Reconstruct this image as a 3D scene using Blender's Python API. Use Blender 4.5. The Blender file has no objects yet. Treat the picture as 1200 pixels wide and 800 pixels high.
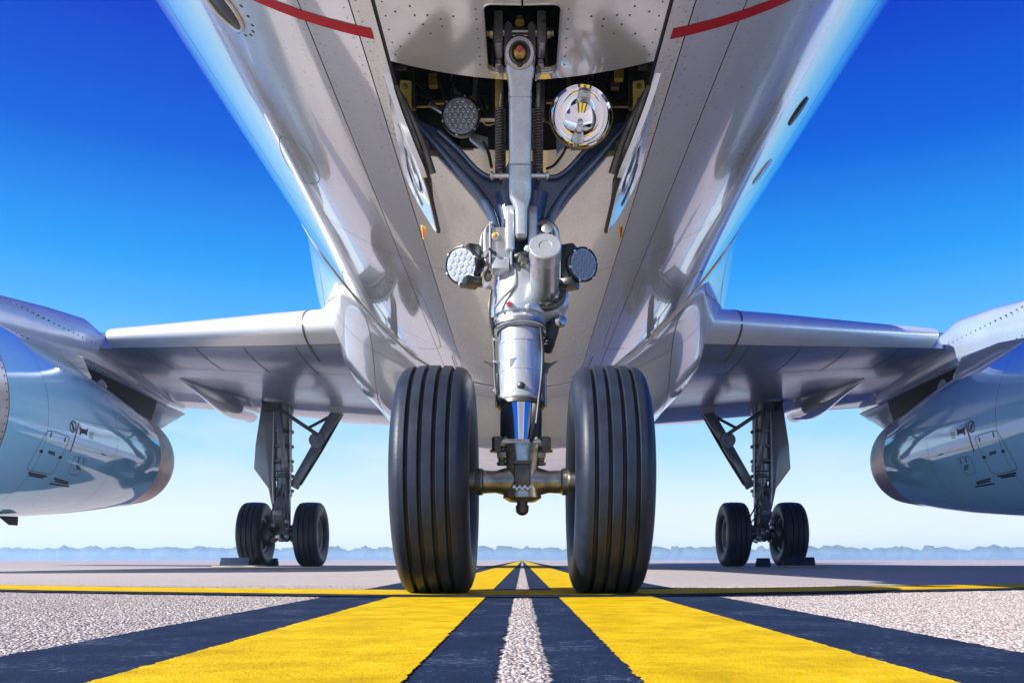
import bpy, bmesh, math, random
import numpy as np
from mathutils import Vector, Matrix, noise
random.seed(7)
R_ = math.radians
SC = bpy.context.scene
COL = SC.collection

# ------------------------------------------------------------------ camera
CAMZ = 0.116
cam_d = bpy.data.cameras.new("camera")
cam = bpy.data.objects.new("camera", cam_d)
COL.objects.link(cam)
cam.location = (0, 0, CAMZ)
cam.rotation_euler = (R_(90), 0, 0)
cam_d.lens = 30
cam_d.sensor_width = 36
cam_d.shift_x = -12 / 1200
cam_d.shift_y = 256 / 1200
cam_d.clip_start = 0.02
cam_d.clip_end = 6000
SC.camera = cam

# ------------------------------------------------------------------ world and sun
SUN_EL, SUN_AZ = R_(32), R_(-114)          # azimuth clockwise from +Y
world = bpy.data.worlds.new("World")
SC.world = world
world.use_nodes = True
wn, wl = world.node_tree.nodes, world.node_tree.links
wn.clear()
w_out = wn.new("ShaderNodeOutputWorld")
w_bg = wn.new("ShaderNodeBackground")
w_bg.inputs["Strength"].default_value = 0.10
w_sky = wn.new("ShaderNodeTexSky")
w_sky.sky_type = 'NISHITA'
w_sky.sun_disc = False
w_sky.sun_elevation = SUN_EL
w_sky.sun_rotation = SUN_AZ
w_sky.air_density = 1.0
w_sky.dust_density = 0.6
w_sky.ozone_density = 2.0
w_tc = wn.new("ShaderNodeTexCoord")
w_sep = wn.new("ShaderNodeSeparateXYZ")
wl.new(w_tc.outputs["Generated"], w_sep.inputs[0])
w_ramp = wn.new("ShaderNodeValToRGB")      # colour of clear air by height above the horizon
cr = w_ramp.color_ramp
cr.interpolation = 'LINEAR'
SKY = [(0.0, (5.5, 5.9, 6.1)), (0.03, (5.4, 5.85, 6.1)), (0.056, (4.9, 5.6, 6.05)), (0.09, (3.8, 5.1, 6.0)), (0.125, (2.6, 4.5, 5.9)),
       (0.20, (0.95, 3.3, 5.7)), (0.31, (0.12, 2.0, 5.4)), (0.415, (0.0, 0.70, 4.2)), (0.545, (0.0, 0.14, 3.2)), (0.8, (0.0, 0.06, 2.0))]
while len(cr.elements) < len(SKY):
    cr.elements.new(0.5)
for e, (p, c) in zip(cr.elements, SKY):
    e.position = p
    e.color = (c[0] / 10, c[1] / 10, c[2] / 10, 1)
wl.new(w_sep.outputs[2], w_ramp.inputs[0])
w_sc = wn.new("ShaderNodeVectorMath"); w_sc.operation = 'SCALE'
w_sc.inputs["Scale"].default_value = 10.5
wl.new(w_ramp.outputs[0], w_sc.inputs[0])
w_mix = wn.new("ShaderNodeMix"); w_mix.data_type = 'RGBA'
w_mix.inputs[0].default_value = 0.99
wl.new(w_sky.outputs[0], w_mix.inputs[6])
wl.new(w_sc.outputs[0], w_mix.inputs[7])
# faint low clouds
w_map = wn.new("ShaderNodeMapping")
w_map.inputs["Scale"].default_value = (1.0, 1.0, 3.4)
wl.new(w_tc.outputs["Generated"], w_map.inputs[0])
w_noi = wn.new("ShaderNodeTexNoise")
w_noi.inputs["Scale"].default_value = 5.5
w_noi.inputs["Detail"].default_value = 6
w_noi.inputs["Roughness"].default_value = 0.62
wl.new(w_map.outputs[0], w_noi.inputs["Vector"])
w_cr = wn.new("ShaderNodeValToRGB")
w_cr.color_ramp.elements[0].position = 0.47
w_cr.color_ramp.elements[1].position = 0.70
wl.new(w_noi.outputs[0], w_cr.inputs[0])
w_el = wn.new("ShaderNodeMapRange")
w_el.inputs[1].default_value = 0.26; w_el.inputs[2].default_value = 0.06
w_el.inputs[3].default_value = 0.0; w_el.inputs[4].default_value = 0.55
wl.new(w_sep.outputs[2], w_el.inputs[0])
w_mu = wn.new("ShaderNodeMath"); w_mu.operation = 'MULTIPLY'
wl.new(w_cr.outputs[0], w_mu.inputs[0]); wl.new(w_el.outputs[0], w_mu.inputs[1])
w_mix2 = wn.new("ShaderNodeMix"); w_mix2.data_type = 'RGBA'
wl.new(w_mu.outputs[0], w_mix2.inputs[0])
wl.new(w_mix.outputs[2], w_mix2.inputs[6])
w_mix2.inputs[7].default_value = (5.2, 5.4, 5.7, 1)
wl.new(w_mix2.outputs[2], w_bg.inputs[0])
wl.new(w_bg.outputs[0], w_out.inputs[0])

sun_d = bpy.data.lights.new("sun", 'SUN')
sun_d.energy = 5.0
sun_d.angle = R_(0.5)
sun_d.color = (1.0, 0.965, 0.92)
sun = bpy.data.objects.new("sun", sun_d)
COL.objects.link(sun)
S_DIR = Vector((math.sin(SUN_AZ) * math.cos(SUN_EL), math.cos(SUN_AZ) * math.cos(SUN_EL), math.sin(SUN_EL)))
sun.rotation_euler = S_DIR.to_track_quat('Z', 'Y').to_euler()
sun.location = (-10, -10, 20)

SC.view_settings.view_transform = 'Standard'
SC.view_settings.look = 'None'
SC.view_settings.exposure = 0.78
SC.view_settings.gamma = 1.0
SC.view_settings.use_curve_mapping = False
SC.cycles.max_bounces = 8
SC.cycles.volume_bounces = 2
SC.cycles.use_denoising = True

# ------------------------------------------------------------------ materials
def mat(name, col, rough=0.5, metal=0.0, coat=0.0, coat_rough=0.03, var=0.0, vscale=6.0, bump=0.0, bscale=60.0, bdist=0.002,
        spec=0.5, rvar=0.0, col2=None, stretch=None, specks=0.0, speck_col=(0.1, 0.09, 0.08), speck_scale=90.0, trans=0.0, ior=1.5):
    m = bpy.data.materials.new(name)
    m.use_nodes = True
    nt = m.node_tree; n, l = nt.nodes, nt.links
    b = n["Principled BSDF"]
    b.inputs["Base Color"].default_value = (*col, 1)
    b.inputs["Roughness"].default_value = rough
    b.inputs["Metallic"].default_value = metal
    b.inputs["Coat Weight"].default_value = coat
    b.inputs["Coat Roughness"].default_value = coat_rough
    b.inputs["Specular IOR Level"].default_value = spec
    b.inputs["Transmission Weight"].default_value = trans
    b.inputs["IOR"].default_value = ior
    tc = n.new("ShaderNodeTexCoord")
    vec = tc.outputs["Object"]
    if stretch:
        mp = n.new("ShaderNodeMapping"); mp.inputs["Scale"].default_value = stretch
        l.new(vec, mp.inputs[0]); svec = mp.outputs[0]
    else:
        svec = vec
    colsock = None
    if var > 0 or col2:
        nz = n.new("ShaderNodeTexNoise"); nz.inputs["Scale"].default_value = vscale
        nz.inputs["Detail"].default_value = 8; nz.inputs["Roughness"].default_value = 0.65
        l.new(svec, nz.inputs["Vector"])
        r = n.new("ShaderNodeValToRGB")
        c2 = col2 if col2 else tuple(c * (1 - var) for c in col)
        c1 = tuple(min(1, c * (1 + var * 0.6)) for c in col)
        r.color_ramp.elements[0].position = 0.32; r.color_ramp.elements[0].color = (*c2, 1)
        r.color_ramp.elements[1].position = 0.66; r.color_ramp.elements[1].color = (*c1, 1)
        l.new(nz.outputs[0], r.inputs[0])
        colsock = r.outputs[0]
        if rvar > 0:
            mr = n.new("ShaderNodeMapRange")
            mr.inputs[1].default_value = 0.3; mr.inputs[2].default_value = 0.7
            mr.inputs[3].default_value = rough + rvar; mr.inputs[4].default_value = max(0.02, rough - rvar * 0.3)
            l.new(nz.outputs[0], mr.inputs[0]); l.new(mr.outputs[0], b.inputs["Roughness"])
    if specks > 0:
        vo = n.new("ShaderNodeTexNoise"); vo.inputs["Scale"].default_value = speck_scale
        vo.inputs["Detail"].default_value = 2
        l.new(vec, vo.inputs["Vector"])
        r2 = n.new("ShaderNodeValToRGB")
        r2.color_ramp.elements[0].position = 0.66; r2.color_ramp.elements[0].color = (0, 0, 0, 1)
        r2.color_ramp.elements[1].position = 0.72; r2.color_ramp.elements[1].color = (specks,) * 3 + (1,)
        l.new(vo.outputs[0], r2.inputs[0])
        mx = n.new("ShaderNodeMix"); mx.data_type = 'RGBA'
        l.new(r2.outputs[0], mx.inputs[0])
        if colsock: l.new(colsock, mx.inputs[6])
        else: mx.inputs[6].default_value = (*col, 1)
        mx.inputs[7].default_value = (*speck_col, 1)
        colsock = mx.outputs[2]
    if colsock:
        l.new(colsock, b.inputs["Base Color"])
    if bump > 0:
        nb = n.new("ShaderNodeTexNoise"); nb.inputs["Scale"].default_value = bscale
        nb.inputs["Detail"].default_value = 5
        l.new(svec, nb.inputs["Vector"])
        bp = n.new("ShaderNodeBump"); bp.inputs["Strength"].default_value = bump
        bp.inputs["Distance"].default_value = bdist
        l.new(nb.outputs[0], bp.inputs["Height"])
        l.new(bp.outputs[0], b.inputs["Normal"])
    return m

M = {}
M['skin'] = mat('white_skin_paint', (0.73, 0.78, 0.84), 0.07, 0.38, 1.0, 0.02, var=0.10, vscale=2.2, stretch=(1, 0.22, 1), rvar=0.10,
                spec=0.8, specks=0.3, speck_scale=55, bump=0.16, bscale=2.6, bdist=0.02)
M['fairing'] = mat('white_fairing_paint', (0.72, 0.77, 0.83), 0.12, 0.12, 0.9, 0.03, var=0.10, vscale=1.6, rvar=0.12, specks=0.3, speck_scale=40, bump=0.10, bscale=1.4, bdist=0.02)
M['skin_belly'] = mat('weathered_belly_paint', (0.70, 0.72, 0.74), 0.20, 0.22, 0.8, 0.05, var=0.26, vscale=2.6, stretch=(1, 0.22, 1), rvar=0.2,
                      specks=0.65, speck_scale=75, bump=0.08, bscale=2.2, bdist=0.02)
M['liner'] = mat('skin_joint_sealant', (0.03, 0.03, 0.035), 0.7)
M['seam'] = mat('panel_joint', (0.10, 0.10, 0.11), 0.6)
M['seam_dark'] = mat('door_joint', (0.015, 0.015, 0.018), 0.6)
M['door'] = mat('door_paint', (0.65, 0.67, 0.70), 0.12, 0.42, 0.8, 0.06, var=0.12, vscale=5, rvar=0.15, spec=0.7)
M['rivet'] = mat('rivet_metal', (0.12, 0.12, 0.13), 0.45, 0.6)
M['red'] = mat('red_marking', (0.40, 0.0, 0.006), 0.45, spec=0.2, var=0.1, vscale=20)
M['wing'] = mat('grey_wing_paint', (0.20, 0.27, 0.40), 0.32, 0.25, 0.6, 0.14, var=0.08, vscale=1.6, rvar=0.1, bump=0.04, bscale=1.2, bdist=0.02)
M['slat'] = mat('bare_slat_metal', (0.84, 0.84, 0.84), 0.30, 0.35, 0.2, var=0.05, vscale=3)
M['nacelle'] = mat('sky_tinted_nacelle_paint', (0.30, 0.66, 0.98), 0.06, 0.12, 1.0, 0.02, var=0.05, vscale=1.3, bump=0.04, bscale=1.1, bdist=0.02)  # glossy paint; bright blue base has the sky's reflection put into the colour
M['lip'] = mat('intake_lip_metal', (0.75, 0.75, 0.76), 0.35, 0.8, var=0.08)
M['nozzle'] = mat('heat_tinted_nozzle', (0.66, 0.53, 0.47), 0.38, 0.75, var=0.2, vscale=3, col2=(0.40, 0.33, 0.30))
M['pylon'] = mat('pylon_paint', (0.42, 0.52, 0.66), 0.22, 0.3, 0.7, 0.06, var=0.08, vscale=3)
M['dark'] = mat('dark_recess', (0.022, 0.022, 0.026), 0.6, var=0.4, vscale=9)
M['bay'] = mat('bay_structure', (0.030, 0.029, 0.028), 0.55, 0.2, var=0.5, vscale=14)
M['primer'] = mat('yellow_primer', (0.34, 0.27, 0.045), 0.5, var=0.35, vscale=30, specks=0.8, speck_col=(0.02, 0.02, 0.02), speck_scale=60)
M['gear_white'] = mat('gear_white_paint', (0.50, 0.54, 0.60), 0.27, 0.5, 0.5, 0.10, var=0.16, vscale=18, rvar=0.15, specks=0.35, speck_scale=140)
M['gear_grey'] = mat('gear_grey_paint', (0.34, 0.36, 0.38), 0.34, 0.35, 0.3, 0.1, var=0.25, vscale=20, rvar=0.15, specks=0.4, speck_scale=120)
M['alu'] = mat('brushed_aluminium', (0.62, 0.63, 0.64), 0.30, 0.9, var=0.18, vscale=25, rvar=0.12)
M['chrome'] = mat('polished_chrome', (0.80, 0.82, 0.85), 0.04, 1.0)
M['blue_paint'] = mat('blue_grey_forging_paint', (0.05, 0.085, 0.17), 0.24, 0.2, 0.8, 0.08, var=0.22, vscale=10, rvar=0.12, specks=0.25, speck_scale=90)
M['steel'] = mat('dark_steel', (0.13, 0.125, 0.12), 0.38, 0.75, var=0.35, vscale=25, rvar=0.15)
M['grease'] = mat('greasy_axle_metal', (0.40, 0.40, 0.41), 0.27, 0.9, var=0.4, vscale=22, rvar=0.15, specks=0.5, speck_scale=80)
M['gold'] = mat('cadmium_plating', (0.42, 0.33, 0.13), 0.32, 0.85, var=0.3, vscale=30)
M['rubber'] = mat('tyre_rubber', (0.015, 0.023, 0.044), 0.46, var=0.45, vscale=14, bump=0.5, bscale=160, bdist=0.0015, specks=0.25, speck_col=(0.09, 0.09, 0.10), speck_scale=120, spec=0.38)
M['groove'] = mat('tyre_groove_rubber', (0.010, 0.010, 0.012), 0.8)
M['black'] = mat('black_plastic', (0.016, 0.016, 0.018), 0.35, var=0.2, vscale=30)
M['hose'] = mat('black_hose', (0.02, 0.02, 0.02), 0.5)
M['spring'] = mat('spring_steel', (0.14, 0.14, 0.14), 0.35, 0.8)
M['rim'] = mat('wheel_rim_paint', (0.46, 0.42, 0.34), 0.35, 0.5, var=0.25, vscale=20)
M['mlg_metal'] = mat('main_gear_paint', (0.19, 0.22, 0.27), 0.32, 0.4, 0.3, var=0.25, vscale=9)
M['mlg_dark'] = mat('main_gear_dark_metal', (0.10, 0.105, 0.12), 0.4, 0.6, var=0.3, vscale=9)
M['leg_door'] = mat('leg_door_paint', (0.20, 0.23, 0.28), 0.25, 0.2, 0.6, 0.08, var=0.15, vscale=4)
M['led'] = mat('led_lens', (0.42, 0.48, 0.56), 0.08, 0.35, 1.0, var=0.1, vscale=60)
M['led_shaded'] = mat('led_lens_shaded', (0.16, 0.20, 0.32), 0.08, 0.4, 1.0)  # darker copy of the lens: shade on the lamp turned from the sun, painted in
M['reflector'] = mat('lamp_reflector', (0.92, 0.93, 0.95), 0.03, 1.0)
M['glass'] = mat('lamp_glass', (1, 1, 1), 0.02, trans=1.0, ior=1.15)
M['decal_black'] = mat('black_stencil', (0.015, 0.015, 0.018), 0.5)
M['decal_navy'] = mat('navy_lettering', (0.012, 0.018, 0.06), 0.3, coat=0.5)
M['door_white'] = mat('gear_door_white_paint', (0.82, 0.84, 0.87), 0.12, 0.0, 1.0, 0.03, var=0.04, vscale=6)
M['flag_yellow'] = mat('yellow_flag', (0.75, 0.52, 0.01), 0.6)
M['flag_red'] = mat('red_flag', (0.6, 0.02, 0.02), 0.6)
M['button'] = mat('amber_button', (0.8, 0.35, 0.02), 0.3, coat=0.5)
M['red_cap'] = mat('red_cap', (0.5, 0.01, 0.02), 0.3, coat=0.5)
M['chock'] = mat('blue_grey_chock_rubber', (0.014, 0.028, 0.068), 0.75, spec=0.2, var=0.3, vscale=8)
M['rope'] = mat('chock_rope', (0.45, 0.38, 0.28), 0.8)

# ------------------------------------------------------------------ mesh builder
def P(px, py, d):
    return Vector(((px - 612) * d / 1000.0, d, CAMZ + (656 - py) * d / 1000.0))

def frame(axis):
    a = Vector(axis).normalized()
    u = a.cross(Vector((0, 0, 1)))
    if u.length < 1e-3: u = Vector((1, 0, 0))
    u.normalize()
    return u, a.cross(u).normalized(), a

class MB:
    def __init__(s): s.bm = bmesh.new()
    def ring(s, pts): return [s.bm.verts.new(p) for p in pts]
    def skin(s, r0, r1, closed=True):
        n = len(r0)
        for i in range(n if closed else n - 1):
            j = (i + 1) % n
            try: s.bm.faces.new((r0[i], r0[j], r1[j], r1[i]))
            except ValueError: pass
    def cap(s, r):
        try: s.bm.faces.new(r)
        except ValueError: pass
    def lathe(s, prof, origin, axis, seg=32, close=False):
        """prof: list of (radius, height along axis)"""
        u, v, a = frame(axis); o = Vector(origin)
        rings = []
        for r, h in prof:
            c = o + a * h
            if r <= 1e-6:
                rings.append([s.bm.verts.new(c)])
            else:
                rings.append(s.ring([c + (u * math.cos(2 * math.pi * i / seg) + v * math.sin(2 * math.pi * i / seg)) * r for i in range(seg)]))
        pairs = list(zip(rings, rings[1:]))
        if close: pairs.append((rings[-1], rings[0]))
        for A, B in pairs:
            if len(A) == 1 and len(B) == 1: continue
            if len(A) == 1:
                for i in range(seg): s.bm.faces.new((A[0], B[(i + 1) % seg], B[i]))
            elif len(B) == 1:
                for i in range(seg): s.bm.faces.new((A[i], A[(i + 1) % seg], B[0]))
            else: s.skin(A, B)
        return s
    def tube(s, p0, p1, r0, r1=None, seg=20, bev=0.15):
        p0, p1 = Vector(p0), Vector(p1)
        if r1 is None: r1 = r0
        L = (p1 - p0).length
        b0, b1 = min(bev * r0, L * .3), min(bev * r1, L * .3)
        return s.lathe([(0, 0), (r0 - b0, 0), (r0, b0), (r1, L - b1), (r1 - b1, L), (0, L)], p0, p1 - p0, seg)
    def path(s, pts, r, seg=8, smooth=4):
        pts = [Vector(p) for p in pts]
        if smooth > 1 and len(pts) > 2:
            q = []
            for i in range(len(pts) - 1):
                a = pts[max(i - 1, 0)]; b = pts[i]; c = pts[i + 1]; d = pts[min(i + 2, len(pts) - 1)]
                for k in range(smooth):
                    t = k / smooth
                    q.append(0.5 * ((2 * b) + (c - a) * t + (2 * a - 5 * b + 4 * c - d) * t * t + (3 * b - a - 3 * c + d) * t ** 3))
            q.append(pts[-1]); pts = q
        u = None; rings = []
        for i, p in enumerate(pts):
            t = (pts[min(i + 1, len(pts) - 1)] - pts[max(i - 1, 0)]).normalized()
            if u is None: u, v, _ = frame(t)
            else:
                u = (u - t * u.dot(t)).normalized()
            v = t.cross(u)
            rr = r[min(i, len(r) - 1)] if isinstance(r, (list, tuple)) else r
            rings.append(s.ring([p + (u * math.cos(2 * math.pi * k / seg) + v * math.sin(2 * math.pi * k / seg)) * rr for k in range(seg)]))
        for A, B in zip(rings, rings[1:]): s.skin(A, B)
        s.cap(rings[0]); s.cap(rings[-1][::-1])
        return s
    def spring(s, p0, p1, R, r, turns, per=14, seg=6):
        u, v, a = frame(Vector(p1) - Vector(p0)); L = (Vector(p1) - Vector(p0)).length; p0 = Vector(p0)
        n = int(turns * per)
        return s.path([p0 + a * (L * i / n) + (u * math.cos(2 * math.pi * i / per) + v * math.sin(2 * math.pi * i / per)) * R for i in range(n + 1)], r, seg, 1)
    def loft(s, secs, seg=20, expo=2.6):
        """secs: (center, half axis vec A, half axis vec B): superelliptic rings"""
        rings = []
        for c, A, B in secs:
            pts = []
            for i in range(seg):
                t = 2 * math.pi * i / seg
                ct, st = math.cos(t), math.sin(t)
                pts.append(Vector(c) + Vector(A) * (abs(ct) ** (2 / expo) * (1 if ct >= 0 else -1)) + Vector(B) * (abs(st) ** (2 / expo) * (1 if st >= 0 else -1)))
            rings.append(s.ring(pts))
        for a, b in zip(rings, rings[1:]): s.skin(a, b)
        s.cap(rings[0][::-1]); s.cap(rings[-1])
        return s
    def prism(s, poly, ext, bevel=0.0, segs=2):
        """poly: list of 3d points (planar-ish outline), extruded along ext"""
        tmp = bmesh.new()
        e = Vector(ext)
        a = [tmp.verts.new(p) for p in poly]; b = [tmp.verts.new(Vector(p) + e) for p in poly]
        n = len(poly)
        tmp.faces.new(a[::-1]); tmp.faces.new(b)
        for i in range(n):
            j = (i + 1) % n
            tmp.faces.new((a[i], a[j], b[j], b[i]))
        bmesh.ops.recalc_face_normals(tmp, faces=tmp.faces)
        if bevel > 0:
            bmesh.ops.bevel(tmp, geom=list(tmp.edges), offset=bevel, segments=segs, profile=0.5, affect='EDGES', clamp_overlap=True)
        s._merge(tmp)
        return s
    def box(s, c, size, rot=None, bevel=0.0, segs=2):
        tmp = bmesh.new()
        bmesh.ops.create_cube(tmp, size=1)
        for v in tmp.verts: v.co = Vector((v.co.x * size[0], v.co.y * size[1], v.co.z * size[2]))
        if bevel > 0:
            bmesh.ops.bevel(tmp, geom=list(tmp.edges), offset=bevel, segments=segs, profile=0.5, affect='EDGES', clamp_overlap=True)
        m = rot.to_4x4() if rot is not None else Matrix.Identity(4)
        for v in tmp.verts: v.co = (m @ v.co) + Vector(c)
        s._merge(tmp)
        return s
    def bar(s, p0, p1, w, t, bevel=0.0, up=(0, -1, 0)):
        """box from p0 to p1, width w across, thickness t along up"""
        p0, p1 = Vector(p0), Vector(p1)
        a = (p1 - p0); L = a.length; a.normalize()
        side = a.cross(Vector(up)).normalized(); upv = side.cross(a)
        rot = Matrix((side, upv, a)).transposed()
        return s.box((p0 + p1) / 2, (w, t, L), rot, bevel)
    def _merge(s, tmp):
        mp = {v: s.bm.verts.new(v.co) for v in tmp.verts}
        for f in tmp.faces:
            try: s.bm.faces.new([mp[v] for v in f.verts])
            except ValueError: pass
        tmp.free()
    def build(s, name, m, parent=None, angle=38, recalc=True, origin=None, normals=None):
        if recalc: bmesh.ops.recalc_face_normals(s.bm, faces=s.bm.faces)
        if normals is not None:
            s.bm.normal_update()
            if sum(f.normal.dot(normals(f.calc_center_median())) * f.calc_area() for f in s.bm.faces) < 0:
                bmesh.ops.reverse_faces(s.bm, faces=s.bm.faces)
        me = bpy.data.meshes.new(name)
        off = origin if origin is not None else getattr(parent, '_none', None)
        base = parent_world(parent)
        org = Vector(origin) if origin is not None else base
        for v in s.bm.verts: v.co = v.co - org
        s.bm.to_mesh(me); s.bm.free()
        ms = m if isinstance(m, (list, tuple)) else [m]
        for x in ms: me.materials.append(x)
        for p in me.polygons: p.use_smooth = True
        if angle is not None and angle < 180: me.set_sharp_from_angle(angle=R_(angle))
        if normals is not None:
            me.normals_split_custom_set_from_vertices([tuple(normals(v.co + org)) for v in me.vertices])
        return link(name, me, parent, org)

WORLD = {}
def parent_world(p): return WORLD.get(p.name, Vector((0, 0, 0))) if p is not None else Vector((0, 0, 0))
def link(name, data, parent, org):
    o = bpy.data.objects.new(name, data)
    COL.objects.link(o)
    if parent is not None:
        o.parent = parent
        o.location = Vector(org) - parent_world(parent)
    else: o.location = org
    WORLD[o.name] = Vector(org)
    return o
def empty(name, loc, parent=None):
    o = link(name, None, parent, Vector(loc)); o.empty_display_size = 0.3
    return o
def tag(o, label=None, cat=None, group=None, kind=None):
    if label: o['label'] = label
    if cat: o['category'] = cat
    if group: o['group'] = group
    if kind: o['kind'] = kind
    return o

# ------------------------------------------------------------------ ground, markings, far trees
def ground_material(name, kind):
    m = bpy.data.materials.new(name); m.use_nodes = True
    n, l = m.node_tree.nodes, m.node_tree.links
    b = n["Principled BSDF"]
    tc = n.new("ShaderNodeTexCoord")
    vo = n.new("ShaderNodeTexVoronoi"); vo.inputs["Scale"].default_value = 140
    l.new(tc.outputs["Object"], vo.inputs["Vector"])
    big = n.new("ShaderNodeTexNoise"); big.inputs["Scale"].default_value = 0.35; big.inputs["Detail"].default_value = 6
    l.new(tc.outputs["Object"], big.inputs["Vector"])
    r = n.new("ShaderNodeValToRGB")
    sep = n.new("ShaderNodeSeparateColor"); l.new(vo.outputs["Color"], sep.inputs[0])
    l.new(sep.outputs[0], r.inputs[0])
    e = r.color_ramp.elements
    e[0].position = 0.0; e[0].color = (0.17, 0.155, 0.16, 1)
    e[1].position = 1.0; e[1].color = (0.55, 0.52, 0.525, 1)
    for p, c in ((0.25, (0.36, 0.32, 0.32, 1)), (0.6, (0.45, 0.42, 0.425, 1)), (0.85, (0.42, 0.35, 0.345, 1))):
        x = e.new(p); x.color = c
    mx = n.new("ShaderNodeMix"); mx.data_type = 'RGBA'; mx.blend_type = 'MULTIPLY'
    mx.inputs[0].default_value = 1
    r2 = n.new("ShaderNodeValToRGB")
    r2.color_ramp.elements[0].position = 0.3; r2.color_ramp.elements[0].color = (0.86, 0.86, 0.88, 1)
    r2.color_ramp.elements[1].position = 0.7; r2.color_ramp.elements[1].color = (1.05, 1.03, 1.02, 1)
    l.new(big.outputs[0], r2.inputs[0])
    l.new(r.outputs[0], mx.inputs[6]); l.new(r2.outputs[0], mx.inputs[7])
    l.new(mx.outputs[2], b.inputs["Base Color"])
    b.inputs["Roughness"].default_value = 0.75
    bp = n.new("ShaderNodeBump"); bp.invert = True
    bp.inputs["Strength"].default_value = 0.5; bp.inputs["Distance"].default_value = 0.004
    l.new(vo.outputs["Distance"], bp.inputs["Height"]); l.new(bp.outputs[0], b.inputs["Normal"])
    return m

def stone_material():
    m = bpy.data.materials.new("pink_aggregate_stone"); m.use_nodes = True
    n, l = m.node_tree.nodes, m.node_tree.links
    b = n["Principled BSDF"]
    at = n.new("ShaderNodeAttribute"); at.attribute_name = "stone"
    r = n.new("ShaderNodeValToRGB"); l.new(at.outputs["Fac"], r.inputs[0])
    e = r.color_ramp.elements
    e[0].position = 0.0; e[0].color = (0.09, 0.08, 0.085, 1)
    e[1].position = 1.0; e[1].color = (0.56, 0.54, 0.54, 1)
    for p, c in ((0.12, (0.22, 0.185, 0.185, 1)), (0.3, (0.40, 0.33, 0.325, 1)), (0.55, (0.46, 0.425, 0.425, 1)), (0.72, (0.36, 0.255, 0.24, 1)), (0.85, (0.50, 0.475, 0.48, 1))):
        x = e.new(p); x.color = c
    nz = n.new("ShaderNodeTexNoise"); nz.inputs["Scale"].default_value = 400; nz.inputs["Detail"].default_value = 3
    tc = n.new("ShaderNodeTexCoord"); l.new(tc.outputs["Object"], nz.inputs["Vector"])
    mx = n.new("ShaderNodeMix"); mx.data_type = 'RGBA'; mx.blend_type = 'OVERLAY'; mx.inputs[0].default_value = 0.25
    l.new(r.outputs[0], mx.inputs[6]); l.new(nz.outputs[0], mx.inputs[7])
    l.new(mx.outputs[2], b.inputs["Base Color"])
    b.inputs["Roughness"].default_value = 0.6
    return m

def paint_material(name, base, worn, wear, rough, scale=9.0):
    m = bpy.data.materials.new(name); m.use_nodes = True
    n, l = m.node_tree.nodes, m.node_tree.links
    b = n["Principled BSDF"]
    tc = n.new("ShaderNodeTexCoord"); v = tc.outputs["Object"]
    n1 = n.new("ShaderNodeTexNoise"); n1.inputs["Scale"].default_value = scale; n1.inputs["Detail"].default_value = 9; n1.inputs["Roughness"].default_value = 0.7
    l.new(v, n1.inputs["Vector"])
    n2 = n.new("ShaderNodeTexNoise"); n2.inputs["Scale"].default_value = 120; n2.inputs["Detail"].default_value = 4
    l.new(v, n2.inputs["Vector"])
    vo = n.new("ShaderNodeTexVoronoi"); vo.inputs["Scale"].default_value = 95
    l.new(v, vo.inputs["Vector"])
    r1 = n.new("ShaderNodeValToRGB")
    r1.color_ramp.elements[0].position = 0.35; r1.color_ramp.elements[0].color = (*[c * 0.64 for c in base], 1)
    r1.color_ramp.elements[1].position = 0.62; r1.color_ramp.elements[1].color = (*base, 1)
    l.new(n1.outputs[0], r1.inputs[0])
    mu = n.new("ShaderNodeMath"); mu.operation = 'MULTIPLY'
    l.new(n1.outputs[0], mu.inputs[0]); l.new(n2.outputs[0], mu.inputs[1])
    r2 = n.new("ShaderNodeValToRGB")
    r2.color_ramp.elements[0].position = 0.305; r2.color_ramp.elements[0].color = (0, 0, 0, 1)
    r2.color_ramp.elements[1].position = 0.37; r2.color_ramp.elements[1].color = (wear, wear, wear, 1)
    l.new(mu.outputs[0], r2.inputs[0])
    mx = n.new("ShaderNodeMix"); mx.data_type = 'RGBA'
    l.new(r2.outputs[0], mx.inputs[0]); l.new(r1.outputs[0], mx.inputs[6]); mx.inputs[7].default_value = (*worn, 1)
    l.new(mx.outputs[2], b.inputs["Base Color"])
    b.inputs["Roughness"].default_value = rough
    b.inputs["Specular IOR Level"].default_value = 0.12
    n3 = n.new("ShaderNodeTexNoise"); n3.inputs["Scale"].default_value = 420; n3.inputs["Detail"].default_value = 3; l.new(v, n3.inputs["Vector"])
    ad = n.new("ShaderNodeMath"); ad.operation = 'ADD'
    l.new(n2.outputs[0], ad.inputs[0]); l.new(n3.outputs[0], ad.inputs[1])
    bp = n.new("ShaderNodeBump"); bp.inputs["Strength"].default_value = 0.8; bp.inputs["Distance"].default_value = 0.002
    l.new(ad.outputs[0], bp.inputs["Height"]); l.new(bp.outputs[0], b.inputs["Normal"])
    return m

M['apron'] = ground_material('apron_asphalt', 0)
M['stone'] = stone_material()
for _m in (M['apron'], M['stone']):
    for _n in _m.node_tree.nodes:
        if _n.type == 'VALTORGB' and len(_n.color_ramp.elements) > 3:
            for _e in _n.color_ramp.elements:
                c = _e.color; _e.color = (min(.8, c[0] * (1.12 if _m is M['apron'] else .98)), min(.8, c[1] * (1.10 if _m is M['apron'] else .955)), min(.8, c[2] * (1.02 if _m is M['apron'] else .90)), 1)
M['yellow'] = paint_material('yellow_line_paint', (0.74, 0.475, 0.0), (0.80, 0.64, 0.10), 0.3, 0.75)
M['blackpaint'] = paint_material('black_line_paint', (0.013, 0.028, 0.072), (0.10, 0.115, 0.16), 0.7, 0.85, 7.0)

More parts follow.
